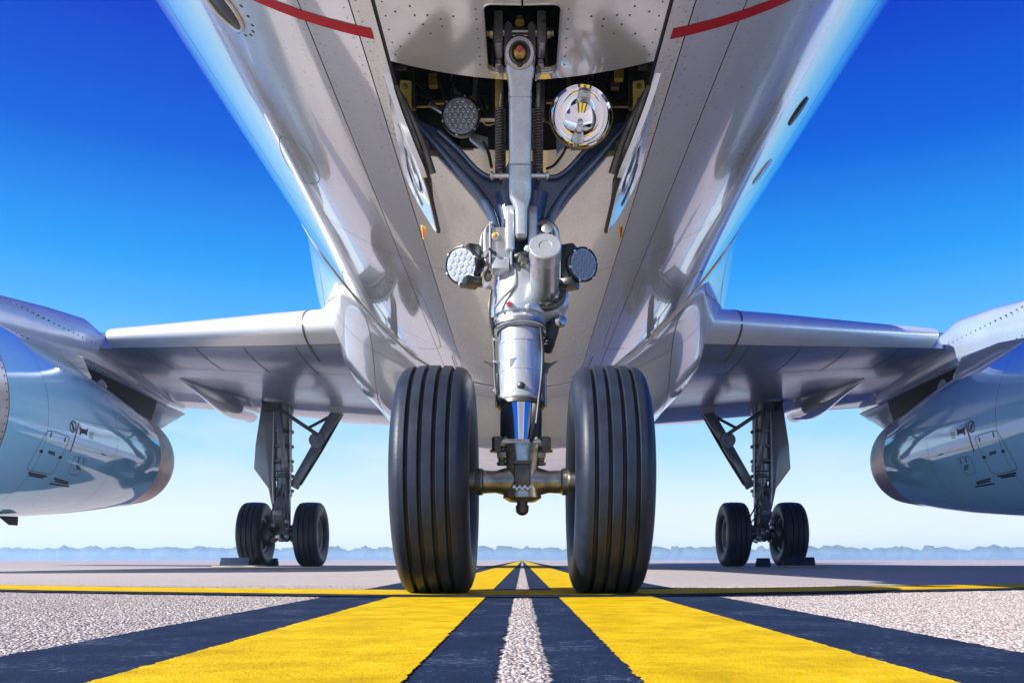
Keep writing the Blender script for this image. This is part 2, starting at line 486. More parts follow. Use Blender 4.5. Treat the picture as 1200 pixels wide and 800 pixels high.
g = MB(); g.bm.faces.new(g.ring([(-3000, -300, 0), (3000, -300, 0), (3000, 4000, 0), (-3000, 4000, 0)]))
g.build('apron_ground', M['apron'], recalc=False)
bpy.data.objects['apron_ground']['kind'] = 'structure'

def strip(name, x0, x1, z, m, y0=0.35, y1=900, jit=0.004):
    b = MB(); ys = [y0]
    while ys[-1] < 14: ys.append(ys[-1] + 0.003 + 0.0025 * ys[-1])
    while ys[-1] < y1: ys.append(min(y1, ys[-1] * 1.3))
    L, Rr = [], []
    for y in ys:
        j = jit if y < 14 else 0
        L.append(b.bm.verts.new((x0 + j * (noise.noise((x0 * 9, y * 30, 1)) + 0.7 * random.uniform(-1, 1)), y, z)))
        Rr.append(b.bm.verts.new((x1 + j * (noise.noise((x1 * 9, y * 30, 4)) + 0.7 * random.uniform(-1, 1)), y, z)))
    for i in range(len(ys) - 1): b.bm.faces.new((L[i], Rr[i], Rr[i + 1], L[i + 1]))
    return tag(b.build(name, m, recalc=False), kind='structure')
for s in (-1, 1):
    a, c = sorted((s * 0.112, s * 0.402))
    strip('taxiway_black_border', *sorted((s * 0.027, s * 0.62)), 0.0018, M['blackpaint'], jit=0.005)
    strip('taxiway_yellow_line', a, c, 0.0036, M['yellow'], jit=0.0025)

def curve_strip(name, pts, w0, w1, z, m, jit=0.004):
    """band along a curve across the stand; w0, w1 offsets in Y"""
    b = MB(); P3 = []
    for i in range(len(pts) - 1):
        a = pts[max(i - 1, 0)]; p = pts[i]; q = pts[i + 1]; d = pts[min(i + 2, len(pts) - 1)]
        for k in range(40):
            t = k / 40
            f = lambda A, B, C, D: 0.5 * (2 * B + (C - A) * t + (2 * A - 5 * B + 4 * C - D) * t * t + (3 * B - A - 3 * C + D) * t ** 3)
            P3.append((f(a[0], p[0], q[0], d[0]), f(a[1], p[1], q[1], d[1])))
    P3.append(pts[-1])
    A = [b.bm.verts.new((x, y + w0 + jit * random.uniform(-1, 1), z)) for x, y in P3]
    B = [b.bm.verts.new((x, y + w1 + jit * random.uniform(-1, 1), z)) for x, y in P3]
    for i in range(len(P3) - 1): b.bm.faces.new((A[i], A[i + 1], B[i + 1], B[i]))
    return tag(b.build(name, m, recalc=False), kind='structure')
CURVE = [(-12, 9.5), (-7, 6.0), (-4.2, 4.4), (-2.12, 3.46), (-0.96, 3.06), (-0.3, 2.90), (0.3, 2.92), (0.96, 3.18), (2.16, 3.68), (4.2, 4.6), (7, 6.2), (12, 9.7)]
curve_strip('stand_line_black_border', CURVE, -0.30, 0.28, 0.0054, M['blackpaint'])
curve_strip('stand_yellow_line', CURVE, -0.20, 0.22, 0.0072, M['yellow'])

# loose relief of the aggregate close to the lens: real stones, laid as one mass
def gravel():
    rng = np.random.default_rng(3)
    ico = bmesh.new(); bmesh.ops.create_icosphere(ico, subdivisions=1, radius=1)
    ico.verts.ensure_lookup_table()
    V = np.array([v.co[:] for v in ico.verts]); F = np.array([[v.index for v in f.verts] for f in ico.faces]); ico.free()
    keep = (V[F][:, :, 2].mean(axis=1) > -0.5); F = F[keep]
    N = 140000
    d = 0.55 + (3.9 - 0.55) * rng.random(N * 3) ** 1.25
    x = (rng.random(N * 3) * 2 - 1) * (0.63 * d + 0.35)
    ax = np.abs(x)
    ok = ((ax > 0.625) | (ax < 0.022))
    cx = np.array([p[0] for p in CURVE]); cy = np.array([p[1] for p in CURVE])
    yc = np.interp(x, cx, cy)
    ok &= ~((d > yc - 0.30) & (d < yc + 0.28))
    x, d = x[ok][:N], d[ok][:N]; n = len(x)
    s = 0.0018 + 0.0024 * rng.random(n) ** 1.6
    ang = rng.random(n) * 6.283
    ca, sa = np.cos(ang), np.sin(ang)
    st = 0.75 + 0.6 * rng.random(n); fl = 0.28 + 0.22 * rng.random(n)
    vv = V[None] * (1 + 0.35 * (rng.random((n, len(V), 1)) - 0.5))
    X0 = vv[:, :, 0] * (s * st)[:, None]; Y0 = vv[:, :, 1] * (s / st)[:, None]; Z0 = vv[:, :, 2] * (s * fl)[:, None]
    X = X0 * ca[:, None] - Y0 * sa[:, None] + x[:, None]
    Y = X0 * sa[:, None] + Y0 * ca[:, None] + d[:, None]
    Z = Z0 + 0.0001
    verts = np.stack([X, Y, Z], -1).reshape(-1, 3)
    faces = (F[None] + (np.arange(n) * len(V))[:, None, None]).reshape(-1, 3)
    me = bpy.data.meshes.new('aggregate_stones')
    me.vertices.add(len(verts)); me.vertices.foreach_set('co', verts.astype(np.float32).ravel())
    me.loops.add(faces.size); me.loops.foreach_set('vertex_index', faces.astype(np.int32).ravel())
    me.polygons.add(len(faces)); me.polygons.foreach_set('loop_start', np.arange(0, faces.size, 3, dtype=np.int32))
    me.update(calc_edges=True); me.validate()
    at = me.attributes.new('stone', 'FLOAT', 'POINT')
    at.data.foreach_set('value', np.repeat(rng.random(n), len(V)).astype(np.float32))
    me.materials.append(M['stone'])
    o = bpy.data.objects.new('aggregate_stones', me); COL.objects.link(o)
    tag(o, 'pinkish grey stone chippings bedded in the apron surface', None, kind='stuff')
gravel()

def treeline():
    b = MB()
    for k in range(1100):
        x = random.uniform(-1800, 1800); y = random.uniform(1500, 2400)
        h = 22 + random.uniform(0, 1) ** 2 * 4 + 1.8 * noise.noise((x * 0.012, 3, 1)); w = h * random.uniform(0.5, 1.1)
        tmp = bmesh.new(); bmesh.ops.create_icosphere(tmp, subdivisions=2, radius=1)
        sd = random.uniform(0, 99)
        for v in tmp.verts:
            q = v.co.copy(); f = 1 + 0.45 * noise.noise(q * 2.2 + Vector((sd, 0, 0))) + 0.2 * noise.noise(q * 5 + Vector((0, sd, 0)))
            v.co = Vector((x + q.x * w * f, y + q.y * w * f, h * 0.5 + q.z * h * 0.55 * f))
        b._merge(tmp)
    mt = mat('far_foliage', (0.05, 0.075, 0.04), 0.8, var=0.5, vscale=0.4)
    tag(b.build('far_treeline', mt, recalc=False), 'low hazy line of trees along the far edge of the airfield', None, kind='stuff')
treeline()

# ------------------------------------------------------------------ the airliner
AIR = empty('airliner', (0, 2.9, 0))
tag(AIR, 'white jet airliner parked nose-on over the twin yellow lines', 'airliner')

FR, FZ = 2.0, 3.76
def fus_r(d):
    if d < 2.5:
        s = min(1, (2.5 - d) / 4.7); return FR * math.sqrt(max(0.0004, 1 - s ** 2.3))
    if d > 19:
        t = min(1, (d - 19) / 13); return FR * (1 - 0.9 * t ** 1.35)
    return FR
def fus_z(d):
    if d < 2.5:
        s = min(1, (2.5 - d) / 4.7); return FZ - 0.55 * s ** 1.8
    if d > 19: return FZ + (FR - fus_r(d)) * 0.85
    return FZ
def fus(th, d, off=0.0):
    r = fus_r(d) + off
    return Vector((r * math.sin(th), d, fus_z(d) - r * math.cos(th)))
def fus_n(p):
    d = p.y
    a = Vector((p.x, 0, p.z - fus_z(d)))
    if a.length < 1e-5: return Vector((0, -1, 0))
    a.normalize()
    e = 0.02
    dr = (fus_r(d + e) - fus_r(d - e)) / (2 * e); dz = (fus_z(d + e) - fus_z(d - e)) / (2 * e)
    a.y = -(dr + a.z * dz)
    return a.normalized()
def fus_hit(px, py, d0=1.2, d1=16.0):
    return surf_hit(px, py, lambda d: (0.0, fus_z(d), fus_r(d)), d0, d1)
def surf_hit(px, py, f, d0, d1):
    prev = None; n = 600
    def val(d):
        cx, cz, r = f(d); p = P(px, py, d)
        return math.hypot(p.x - cx, p.z - cz) - r
    for i in range(n + 1):
        d = d0 + (d1 - d0) * i / n; v = val(d)
        if prev is not None and prev * v <= 0:
            a, b = d - (d1 - d0) / n, d
            for _ in range(30):
                m_ = (a + b) / 2
                if val(a) * val(m_) <= 0: b = m_
                else: a = m_
            return P(px, py, (a + b) / 2)
        prev = v
    return None

# patch of a curved skin: polygon in (u, v), mapped, given thickness
def patch(poly, fmap, du=0.06, dv=0.2, thick=0.0, nrm=None):
    b = MB(); bm = b.bm
    vs = [bm.verts.new((u, v, 0)) for u, v in poly]
    f = bm.faces.new(vs)
    us = [p[0] for p in poly]; vv = [p[1] for p in poly]
    def cuts(lo, hi, st, ax):
        k = int((hi - lo) / st)
        for i in range(1, k + 1):
            c = lo + (hi - lo) * i / (k + 1)
            co = (c, 0, 0) if ax == 0 else (0, c, 0)
            no = (1, 0, 0) if ax == 0 else (0, 1, 0)
            bmesh.ops.bisect_plane(bm, geom=list(bm.verts) + list(bm.edges) + list(bm.faces), plane_co=co, plane_no=no, dist=1e-6)
    cuts(min(us), max(us), du, 0); cuts(min(vv), max(vv), dv, 1)
    big = [f for f in bm.faces if len(f.verts) > 4]
    if big: bmesh.ops.triangulate(bm, faces=big)
    if thick:
        r = bmesh.ops.extrude_face_region(bm, geom=list(bm.faces))
        for e in r['geom']:
            if isinstance(e, bmesh.types.BMVert): e.co.z = -thick
    for v in bm.verts: v.co = fmap(v.co.x, v.co.y, v.co.z)
    return b

def rounded(x0, x1, y0, y1, r, n=5):
    out = []
    for cx, cy, a0 in ((x1 - r, y1 - r, 0), (x0 + r, y1 - r, 90), (x0 + r, y0 + r, 180), (x1 - r, y0 + r, 270)):
        for k in range(n + 1):
            a = R_(a0 + 90 * k / n); out.append((cx + r * math.cos(a), cy + r * math.sin(a)))
    return out

# -- fuselage: dark liner, nose, tail, and the skin panels in view
def ringgrid(d_list, th_list, off=0.0):
    b = MB(); rows = [[b.bm.verts.new(fus(t, d, off)) for t in th_list] for d in d_list]
    for i in range(len(rows) - 1):
        for j in range(len(th_list) - 1):
            b.bm.faces.new((rows[i][j], rows[i + 1][j], rows[i + 1][j + 1], rows[i][j + 1]))
    return b
def lin(a, b, n): return [a + (b - a) * i / n for i in range(n + 1)]
TH_BAY = math.asin(0.452 / 2.0)
BAY0, BAY1 = 1.55, 3.43
b = MB(); NT = 96
ths = sorted(set(lin(-math.pi, math.pi, NT)) | {-TH_BAY, TH_BAY})
ths = [t for t in ths]
dl = sorted(set([-2.19, -2.15, -2.05, -1.9, -1.6] + lin(-1.2, 1.2, 8) + [BAY0, BAY1] + lin(4, 19, 20) + lin(20, 32, 12)))
rows = [[b.bm.verts.new(fus(t, d, -0.007)) for t in ths[:-1]] for d in dl]
nt = len(ths) - 1
for i in range(len(dl) - 1):
    for j in range(nt):
        jm = (ths[j] + ths[j + 1]) / 2
        if dl[i] >= BAY0 - 1e-6 and dl[i + 1] <= BAY1 + 1e-6 and abs(jm) < TH_BAY: continue
        k = (j + 1) % nt
        b.bm.faces.new((rows[i][j], rows[i][k], rows[i + 1][k], rows[i + 1][j]))
b.cap(rows[0]); b.cap(rows[-1][::-1])
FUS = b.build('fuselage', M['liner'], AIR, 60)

GAP = 0.0022
def skin_panel(t0, t1, d0, d1, m=None):
    gt = GAP / 2.0
    nth = max(2, int(abs(t1 - t0) / 0.05)); nd = max(2, int((d1 - d0) / 0.25))
    b = ringgrid(lin(d0 + GAP, d1 - GAP, nd), lin(t0 + gt, t1 - gt, nth))
    return b.build('skin_panel', m or M['skin'], FUS, 180, recalc=False, normals=fus_n)
RING = [-2.15, -0.6, 1.55, 5.0, 7.05, 9.4, 12.5, 16.0, 19.0, 23.0, 27.5, 31.5]
THS = [-math.pi, -2.4, -1.72, -1.22, -0.80, -0.365, -0.27, 0.27, 0.365, 0.80, 1.22, 1.72, 2.4, math.pi]
for i in range(len(RING) - 1):
    for j in range(len(THS) - 1):
        t0, t1 = THS[j], THS[j + 1]
        low = abs(t0 + t1) / 2 < 0.3
        mm = M['skin_belly'] if low else M['skin']
        if RING[i] == 1.55 and low and abs(t0 + t1) < 0.01:
            skin_panel(-0.27, -TH_BAY - 0.003, 1.55, 3.43, mm); skin_panel(TH_BAY + 0.003, 0.27, 1.55, 3.43, mm); skin_panel(-0.27, 0.27, 3.43, 5.0, mm)
            continue
        skin_panel(t0, t1, RING[i], RING[i + 1], mm)

def fus_uv(off=0.0): return lambda u, v, w: fus(u, v, w + off)
# fine rivet rows along the laps
rv = MB()
def fus_rivet(th, d):
    p = fus(th, d); n = fus_n(p); u, v, a = frame(n)
    rv.bm.faces.new(rv.ring([p + n * .0012 + (u * math.cos(t) + v * math.sin(t)) * .0026 for t in lin(0, 2 * math.pi, 6)[:-1]]))
for s in (-1, 1):
    for th in (.27, .365, .80):
        for o in (-.012, .012):
            for d in lin(2.3, 8.0, 110): fus_rivet(s * th + o, d)
for th in lin(-1.2, 1.2, 90):
    for o in (-.025, .025): fus_rivet(th, 5.0 + o)
rv.build('skin_rivets', M['seam'], FUS, 180)['kind'] = 'stuff'
# red tow limit marks
for s in (-1, 1):
    pts = [(s * t, d) for t, d in ((math.asin(0.484 / 2), 2.735), (0.62, 2.80), (0.62, 2.852), (math.asin(0.484 / 2), 2.792))]
    pb = patch(pts, fus_uv(0.0015), 0.03, 0.2)
    pb.build('tow_limit_stripe', M['red'], FUS, 180, normals=fus_n)

def px_ribbon(pts, hit, width, off, normal):
    """thin strip along a polyline of picture points laid on the skin"""
    pw = []
    for i in range(len(pts) - 1):
        for k in range(4):
            t = k / 4
            h = hit(pts[i][0] * (1 - t) + pts[i + 1][0] * t, pts[i][1] * (1 - t) + pts[i + 1][1] * t)
            if h is not None: pw.append(h)
    h = hit(*pts[-1])
    if h is not None: pw.append(h)
    return ribbon(pw, width, off, normal)
def ribbon(pw, width, off, normal, b=None):
    b = b or MB(); L, Rr = [], []
    for i, p in enumerate(pw):
        t = (pw[min(i + 1, len(pw) - 1)] - pw[max(i - 1, 0)]).normalized(); n = normal(p)
        s_ = t.cross(n).normalized() * width / 2
        L.append(b.bm.verts.new(p + n * off + s_)); Rr.append(b.bm.verts.new(p + n * off - s_))
    for i in range(len(pw) - 1): b.bm.faces.new((L[i], Rr[i], Rr[i + 1], L[i + 1]))
    return b
def mx_(pts, s): return pts if s < 0 else [(1224 - x, y) for x, y in pts]
def smooth_px(pts, it=3):
    for _ in range(it):
        q = [pts[0]]
        for a, c in zip(pts, pts[1:]):
            q += [(a[0] * .75 + c[0] * .25, a[1] * .75 + c[1] * .25), (a[0] * .25 + c[0] * .75, a[1] * .25 + c[1] * .75)]
        pts = q + [pts[-1]]
    return pts
# access hatch outlines on the flanks
HATCHES = [[(455, 330), (478, 332), (492, 337), (518, 404), (514, 409), (490, 408)],
           [(330, 160), (352, 166), (372, 196), (376, 214), (362, 216), (346, 208), (332, 186), (326, 164), (330, 160)],
           [(418, 8), (428, 38)], [(352, 8), (400, 90)]]
for s in (-1, 1):
    for H in (HATCHES[:2] if s < 0 else HATCHES[:1]):
        rb = px_ribbon(mx_(smooth_px(H), s), fus_hit, 0.0035, 0.0006, fus_n)
        rb.build('hatch_outline', M['seam'], FUS, 180, recalc=False)
# left: recessed oval port with its ring of screws; right: dark drain and round cover
def port(px, py, rx, ry, m, name, thick=0.006, ang=0.0, ring=True):
    c = fus_hit(px, py); th0 = math.atan2(c.x, fus_z(c.y) - c.z); d0 = c.y
    out = []
    for k in range(28):
        a = 2 * math.pi * k / 28
        u, v = rx * math.cos(a), ry * math.sin(a)
        out.append((th0 + (u * math.cos(ang) - v * math.sin(ang)) / FR, d0 + u * math.sin(ang) + v * math.cos(ang)))
    pb = patch(out, fus_uv(thick), 0.05, 0.1, thick)
    o = pb.build(name, m, FUS, 180)
    if ring:
        b2 = MB(); b2.path([fus(t, d, 0.006) for t, d in out + out[:1]], 0.007, 8, 1); b2.build('port_rim', M['alu'], FUS)
        bolts = MB()
        for k in range(9):
            a = R_(-60 + 18 * k)
            u, v = (rx + 0.05) * math.cos(a), (ry + 0.03) * math.sin(a)
            p = fus(th0 - u / FR * (-1 if th0 < 0 else 1) , d0 + v, 0.0); n = fus_n(p)
            bolts.lathe([(0.006, -0.001), (0.006, 0.002), (0, 0.002)], p, n, 8)
        bolts.build('port_screws', M['rivet'], FUS)['kind'] = 'stuff'
    return o
port(258, 3, 0.07, 0.13, M['black'], 'pressure_port', ang=-0.15)
port(935, 131, 0.035, 0.12, M['black'], 'drain_cover', ring=False)
port(893, 202, 0.05, 0.14, M['door'], 'vent_cover', 0.003, ring=False)

# -- front nose gear doors (closed) with the opening for the drag strut
for s in (-1, 1):
    hx = 0.117
    poly = [(0.003, 1.56), (0.448, 1.56), (0.448, 2.90), (0.0465, 2.925), (0.0465, 2.885)]
    c = rounded(-hx, hx, 2.525, 2.882, 0.028)
    half = [p for p in c if p[0] > 0.0465]
    half = sorted([p for p in half if p[1] > 2.7], key=lambda p: p[0]) + sorted([p for p in half if p[1] <= 2.7], key=lambda p: -p[0])
    poly += half + [(0.003, 2.525)]
    pb = patch([(s * u, v) for u, v in poly], lambda u, v, w: fus(math.asin(u / FR), v, w), 0.05, 0.12, 0.018)
    DO = pb.build('front_gear_door', M['door'], AIR, 30)
    rv = MB()
    def stud(u, v, r=0.0027):
        p = fus(math.asin(s * u / FR), v, 0.0); n = fus_n(p)
        rv.lathe([(r, -0.001), (r, 0.0012), (r * 0.6, 0.002), (0, 0.002)], p, n, 8)
    for k in range(18): stud(0.425, 1.7 + k * 0.068)
    for k in range(9): stud(0.14, 2.46 + k * 0.048)
    for k in range(9): stud(0.03 + k * 0.046, 2.49)
    for u, v in ((0.25, 2.62), (0.29, 2.61), (0.33, 2.62), (0.25, 2.655), (0.31, 2.66), (0.29, 2.70), (0.36, 2.72), (0.34, 2.58), (0.40, 2.80), (0.39, 2.62), (0.21, 2.60)):
        stud(u, v, 0.0036)
    rv.build('rivets', M['rivet'], DO)['kind'] = 'stuff'
    # rubber seal along the outer edge and round the opening
    sl = MB(); sl.path([fus(s * (TH_BAY - 0.0005), d, -0.004) for d in lin(1.56, 3.0, 8)], 0.006, 6, 1)
    sl.build('door_seal', M['seam_dark'], DO)
    lip = MB(); lip.path([fus(math.asin(s * u / FR), v, 0.001) for u, v in ([(0.0465, 2.926), (0.0465, 2.885)] + half + [(0.003, 2.525)])], 0.0035, 6, 1)
    lip.build('opening_lip', M['alu'], DO)

# -- bay interior
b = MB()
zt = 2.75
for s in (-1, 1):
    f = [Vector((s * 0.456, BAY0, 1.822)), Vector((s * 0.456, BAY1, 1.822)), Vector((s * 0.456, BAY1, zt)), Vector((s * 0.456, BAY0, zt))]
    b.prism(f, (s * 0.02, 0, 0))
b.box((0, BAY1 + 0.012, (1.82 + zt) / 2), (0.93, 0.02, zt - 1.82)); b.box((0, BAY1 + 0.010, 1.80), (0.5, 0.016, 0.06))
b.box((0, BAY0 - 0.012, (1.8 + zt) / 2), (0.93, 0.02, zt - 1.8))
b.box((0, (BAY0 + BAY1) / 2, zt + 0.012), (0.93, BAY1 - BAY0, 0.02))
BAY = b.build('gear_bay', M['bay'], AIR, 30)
def bayframe(c, sz):
    b = MB(); b.box(c, sz, None, 0.004); b.build('bay_frame', M['bay'], BAY)
for y in (2.0, 2.45, 2.98, 3.25):
    for s in (-1, 1): bayframe((s * 0.43, y, 2.28), (0.05, 0.03, 0.9))
for z in (1.95, 2.15, 2.4): bayframe((0, 3.405, z), (0.86, 0.03, 0.04))
for x in (-.30, -.1, .12, .31): bayframe((x, 3.386, 2.28), (0.03, 0.02, 0.8))
for s in (-1, 1):
    for k, (x, z, yy) in enumerate(((0.20, 1.93, 3.33), (0.27, 1.90, 3.30), (0.35, 1.97, 3.32))):
        pb = MB(); pb.path([(s * x, yy, 2.6), (s * x, yy, z + 0.1), (s * (x - 0.03), yy - 0.02, z), (s * (x - 0.08), yy - 0.03, z - 0.08), (s * (x - 0.10), yy + 0.02, z + 0.4)], 0.007 + 0.002 * k, 8)
        pb.build('hydraulic_pipe', M['alu'] if k == 1 else M['hose'], BAY)
    for k in range(3):
        pb = MB(); pb.path([(s * (0.08 + 0.09 * k), 3.36, 1.85 + 0.03 * k), (s * (0.14 + 0.08 * k), 3.3, 1.80), (s * (0.2 + 0.06 * k), 3.33, 1.88), (s * 0.42, 3.36, 1.90 + 0.05 * k)], 0.006, 8)
        pb.build('wire_loom', M['gold'] if k == 0 else M['hose'], BAY)
    for k in range(9):
        x = random.uniform(0.07, 0.40); z = random.uniform(1.80, 1.98); y = random.uniform(3.22, 3.38)
        pb = MB()
        if k % 3 == 0: pb.box((s * x, y, z), (0.035, 0.03, 0.05), None, 0.004)
        elif k % 3 == 1: pb.tube((s * x, y, z), (s * x, y - 0.05, z - 0.01), 0.014)
        else: pb.box((s * x, y, z), (0.05, 0.012, 0.016), None, 0.003)
        pb.build('bay_fitting', (M['gold'], M['alu'], M['steel'], M['primer'])[k % 4], BAY)
    # long springs' mounting post in front of the rear wall
    pb = MB(); pb.box((s * 0.076 - 0.008, 3.06, 1.80), (0.026, 0.03, 0.22), None, 0.005); pb.build('spring_post', M['primer'] if s < 0 else M['steel'], BAY)
    pb = MB(); pb.loft([(P(612 + s * 62, 160, 3.25), (0.0, 0, 0.012), (0, 0.02, 0)), (P(612 + s * 40, 172, 3.22), (0, 0, 0.035), (0, 0.02, 0))], 8)
    pb.build('gusset', M['gear_white'], BAY)

# -- rear gear doors hanging open
for s in (-1, 1):
    H1, H2 = Vector((s * 0.474, 2.91, 1.775)), Vector((s * 0.486, 3.50, 1.700))
    B1, B2 = Vector((s * 0.352, 2.955, 1.475)), Vector((s * 0.352, 3.50, 1.455))
    def dmap(u, v, w=0.0):
        lo = H1.lerp(H2, u); hi = B1.lerp(B2, u)
        p = lo.lerp(hi, v)
        bow = 0.008 * math.sin(math.pi * v)
        return p + Vector((s * (bow + w), 0, 0))
    poly = [(0.0, 0.0), (1.0, 0.0), (1.0, 0.93), (0.985, 0.985), (0.94, 1.0), (0.3, 1.0), (0.12, 0.90), (0.03, 0.6)]
    pb = patch(poly, lambda u, v, w: dmap(u, v, w), 0.12, 0.12, 0.020)
    GD = pb.build('rear_gear_door', M['door_white'], AIR, 35)
    sb = MB(); sb.path([dmap(u, v, -0.012) for u, v in [(0.2, 0.95), (0.3, 1.0), (0.94, 1.0), (0.985, 0.985), (1.0, 0.93), (1.0, 0.1)]], 0.008, 8, 1)
    sb.build('door_seal', M['seam_dark'], GD)
    fr = MB()
    fr.prism([dmap(u, v, -0.022) for u, v in ((0.03, 0.08), (0.9, 0.08), (0.9, 0.75), (0.3, 0.9), (0.1, 0.7))], (-s * 0.018, 0, 0), 0.006)
    fr.build('door_frame', M['steel'], GD)
    hb = MB()
    hb.path([dmap(0.12, 0.02, -0.03), dmap(0.12, 0.3, -0.05), dmap(0.14, 0.6, -0.055), dmap(0.2, 0.9, -0.045)], [0.014] * 20, 10)
    hb.build('hinge_arm', M['steel'], GD)
    lk = MB(); lk.tube(dmap(0.2, 0.62, -0.04), Vector((s * 0.26, 3.13, 1.60)), 0.014); lk.box(dmap(0.22, 0.62, -0.05), (0.05, 0.05, 0.07), None, 0.01)
    lk.build('door_link', M['steel'], GD)
    # lettering strokes on the outer skin
    strokes = [[(0.22, 0.30), (0.24, 0.62), (0.42, 0.80), (0.60, 0.76), (0.62, 0.55), (0.50, 0.40), (0.34, 0.44), (0.33, 0.60), (0.46, 0.66)],
               [(0.56, 0.34), (0.74, 0.44), (0.84, 0.70)], [(0.66, 0.30), (0.80, 0.40), (0.90, 0.66)]]
    lb = MB()
    for st in strokes:
        pp = []
        for i in range(len(st) - 1):
            for k in range(4):
                t = k / 4; pp.append(dmap(st[i][0] * (1 - t) + st[i + 1][0] * t, st[i][1] * (1 - t) + st[i + 1][1] * t, 0.0))
        pp.append(dmap(*st[-1]))
        ribbon(pp, 0.020, 0.0025, lambda p: Vector((s, 0, -0.3)).normalized(), lb)
    lb.build('lettering', M['decal_navy'], GD, 180, recalc=False)
    fl = MB(); q = dmap(0.97, 0.93, 0.03)
    fl.prism([q, q + Vector((s * 0.022, 0, 0.012)), q + Vector((s * 0.016, 0, -0.022)), q + Vector((s * 0.013, 0, -0.05)), q + Vector((s * 0.006, 0, -0.046))], (0, 0.006, 0), 0.001)
    FLG = fl.build('pin_flag', M['flag_yellow'], GD)
    fl = MB(); fl.prism([q + Vector((s * 0.008, -0.004, 0.0)), q + Vector((s * 0.016, -0.004, 0.002)), q + Vector((s * 0.012, -0.004, -0.04)), q + Vector((s * 0.006, -0.004, -0.04))], (0, 0.003, 0))
    fl.build('flag_stripe', M['flag_red'], GD)
    # yellow hinge bracket at the bay edge
    hb = MB(); c = P(612 + s * 137, 118, 3.02)
    hb.prism([c + Vector((s * a, 0, z)) for a, z in ((-0.022, 0.07), (0.018, 0.075), (0.022, 0.02), (0.014, -0.05), (-0.008, -0.09), (-0.026, -0.06), (-0.02, 0.0))], (0, 0.02, 0), 0.004)
    HB = hb.build('hinge_bracket', M['primer'], BAY)
    hb = MB()
    for dz in (0.05, 0.0, -0.05): hb.lathe([(0.009, 0), (0.009, 0.006), (0, 0.008)], c + Vector((0, 0, dz)), (0, -1, 0), 10)
    hb.build('bracket_bolt', M['steel'], BAY)

# -- belly fairing and wing roots
FA0, FA1 = 6.75, 20.5
def sstep(a, b, x):
    t = max(0, min(1, (x - a) / (b - a))); return t * t * (3 - 2 * t)
def front_edge(th): return 8.15 - 1.25 * sstep(.45, .98, abs(th))
def fair_r(th, d):
    base = fus_r(d) + 0.012
    n = 2.35; a = 2.50; bb = 2.26
    se = 1 / ((abs(math.sin(th)) / a) ** n + (abs(math.cos(th)) / bb) ** n) ** (1 / n)
    w = sstep(max(6.9, front_edge(th) + .1), 10.9, d) * (1 - sstep(16.8, 20.4, d)) * (1 - sstep(1.45, 1.95, abs(th)))
    return base + max(0, se - base) * w
def fair(th, d):
    r = fair_r(th, d); return Vector((r * math.sin(th), d, FZ - r * math.cos(th)))
def fair_n(p):
    d = p.y; th = math.atan2(p.x, FZ - p.z)
    e = 0.01
    a = fair(th + e, d) - fair(th - e, d); c = fair(th, d + e) - fair(th, d - e)
    return a.cross(c).normalized() * (1 if (a.cross(c)).dot(Vector((math.sin(th), 0, -math.cos(th)))) > 0 else -1)
FT = 2.0
b = MB()
TH = lin(-FT, FT, 96)
rows = []
for i in range(61):
    t = i / 60
    rows.append([b.bm.verts.new(fair(th, front_edge(th) + (FA1 - front_edge(th)) * t ** 1.1)) for th in TH])
for A, B in zip(rows, rows[1:]): b.skin(A, B, False)
# front step down to the fuselage
edge2 = [b.bm.verts.new(fus(th, front_edge(th), -0.004)) for th in TH]
b.skin(rows[0], edge2, False)
FAIR = b.build('belly_fairing', M['fairing'], AIR, 50, recalc=False)
def seam_on(f, pts, w, off, n, name, par, m): return ribbon([f(*q) for q in pts], w, off, n).build(name, m, par, 180, recalc=False)
seam_on(lambda t, d: fus(t, d), [(t, front_edge(t) - 0.006) for t in TH], 0.022, 0.003, fus_n, 'fairing_seal', FAIR, M['seam_dark'])
for s in (-1, 1):
    for th in (0.30, 0.78, 1.15):
        seam_on(fair, [(s * th, d) for d in lin(7.2, 15, 40)], 0.008, 0.002, fair_n, 'panel_joint', FAIR, M['seam'])
for d in (8.6, 10.2, 12.0, 13.8):
    seam_on(fair, [(t, d) for t in lin(-1.5, 1.5, 60)], 0.008, 0.002, fair_n, 'panel_joint', FAIR, M['seam'])

# -- wings
def wing_sec(X):
    a = abs(X)
    le = 9.3 + 0.507 * (a - 2.29)
    te = 15.95 + (0.0 if a < 6.4 else (a - 6.4) * 0.26)
    z = 2.72 + 0.085 * (a - 2.29)
    tc = 0.108 if a < 3 else max(0.085, 0.108 - (a - 3) * 0.008)
    return le, te, z, tc
def airfoil(x, tc, up):
    y = 5 * tc * (0.2969 * math.sqrt(x) - 0.126 * x - 0.3516 * x * x + 0.2843 * x ** 3 - 0.1036 * x ** 4)
    cam = 0.012 * math.sin(math.pi * x) + 0.022 * x
    return (0.95 * y if up else -1.0 * y) + cam
def wing_pt(X, x, up, grow=0.0):
    le, te, z, tc = wing_sec(X); c = te - le
    return Vector((X, le + c * x, z + c * airfoil(x, tc, up) + (grow if up else -grow)))
def wing_loft(Xs, lows, ups, grow=0.0):
    b = MB(); rings = []
    for X in Xs:
        rings.append(b.ring([wing_pt(X, x, False, grow) for x in lows] + [wing_pt(X, x, True, grow) for x in ups]))
    for A, B in zip(rings, rings[1:]): b.skin(A, B)
    b.cap(rings[0]); b.cap(rings[-1][::-1])
    return b
def cosx(a, b, n): return [a + (b - a) * (1 - math.cos(math.pi * i / n / 2)) for i in range(n + 1)]
ENG_X, ENG_Z = 5.84, 1.6
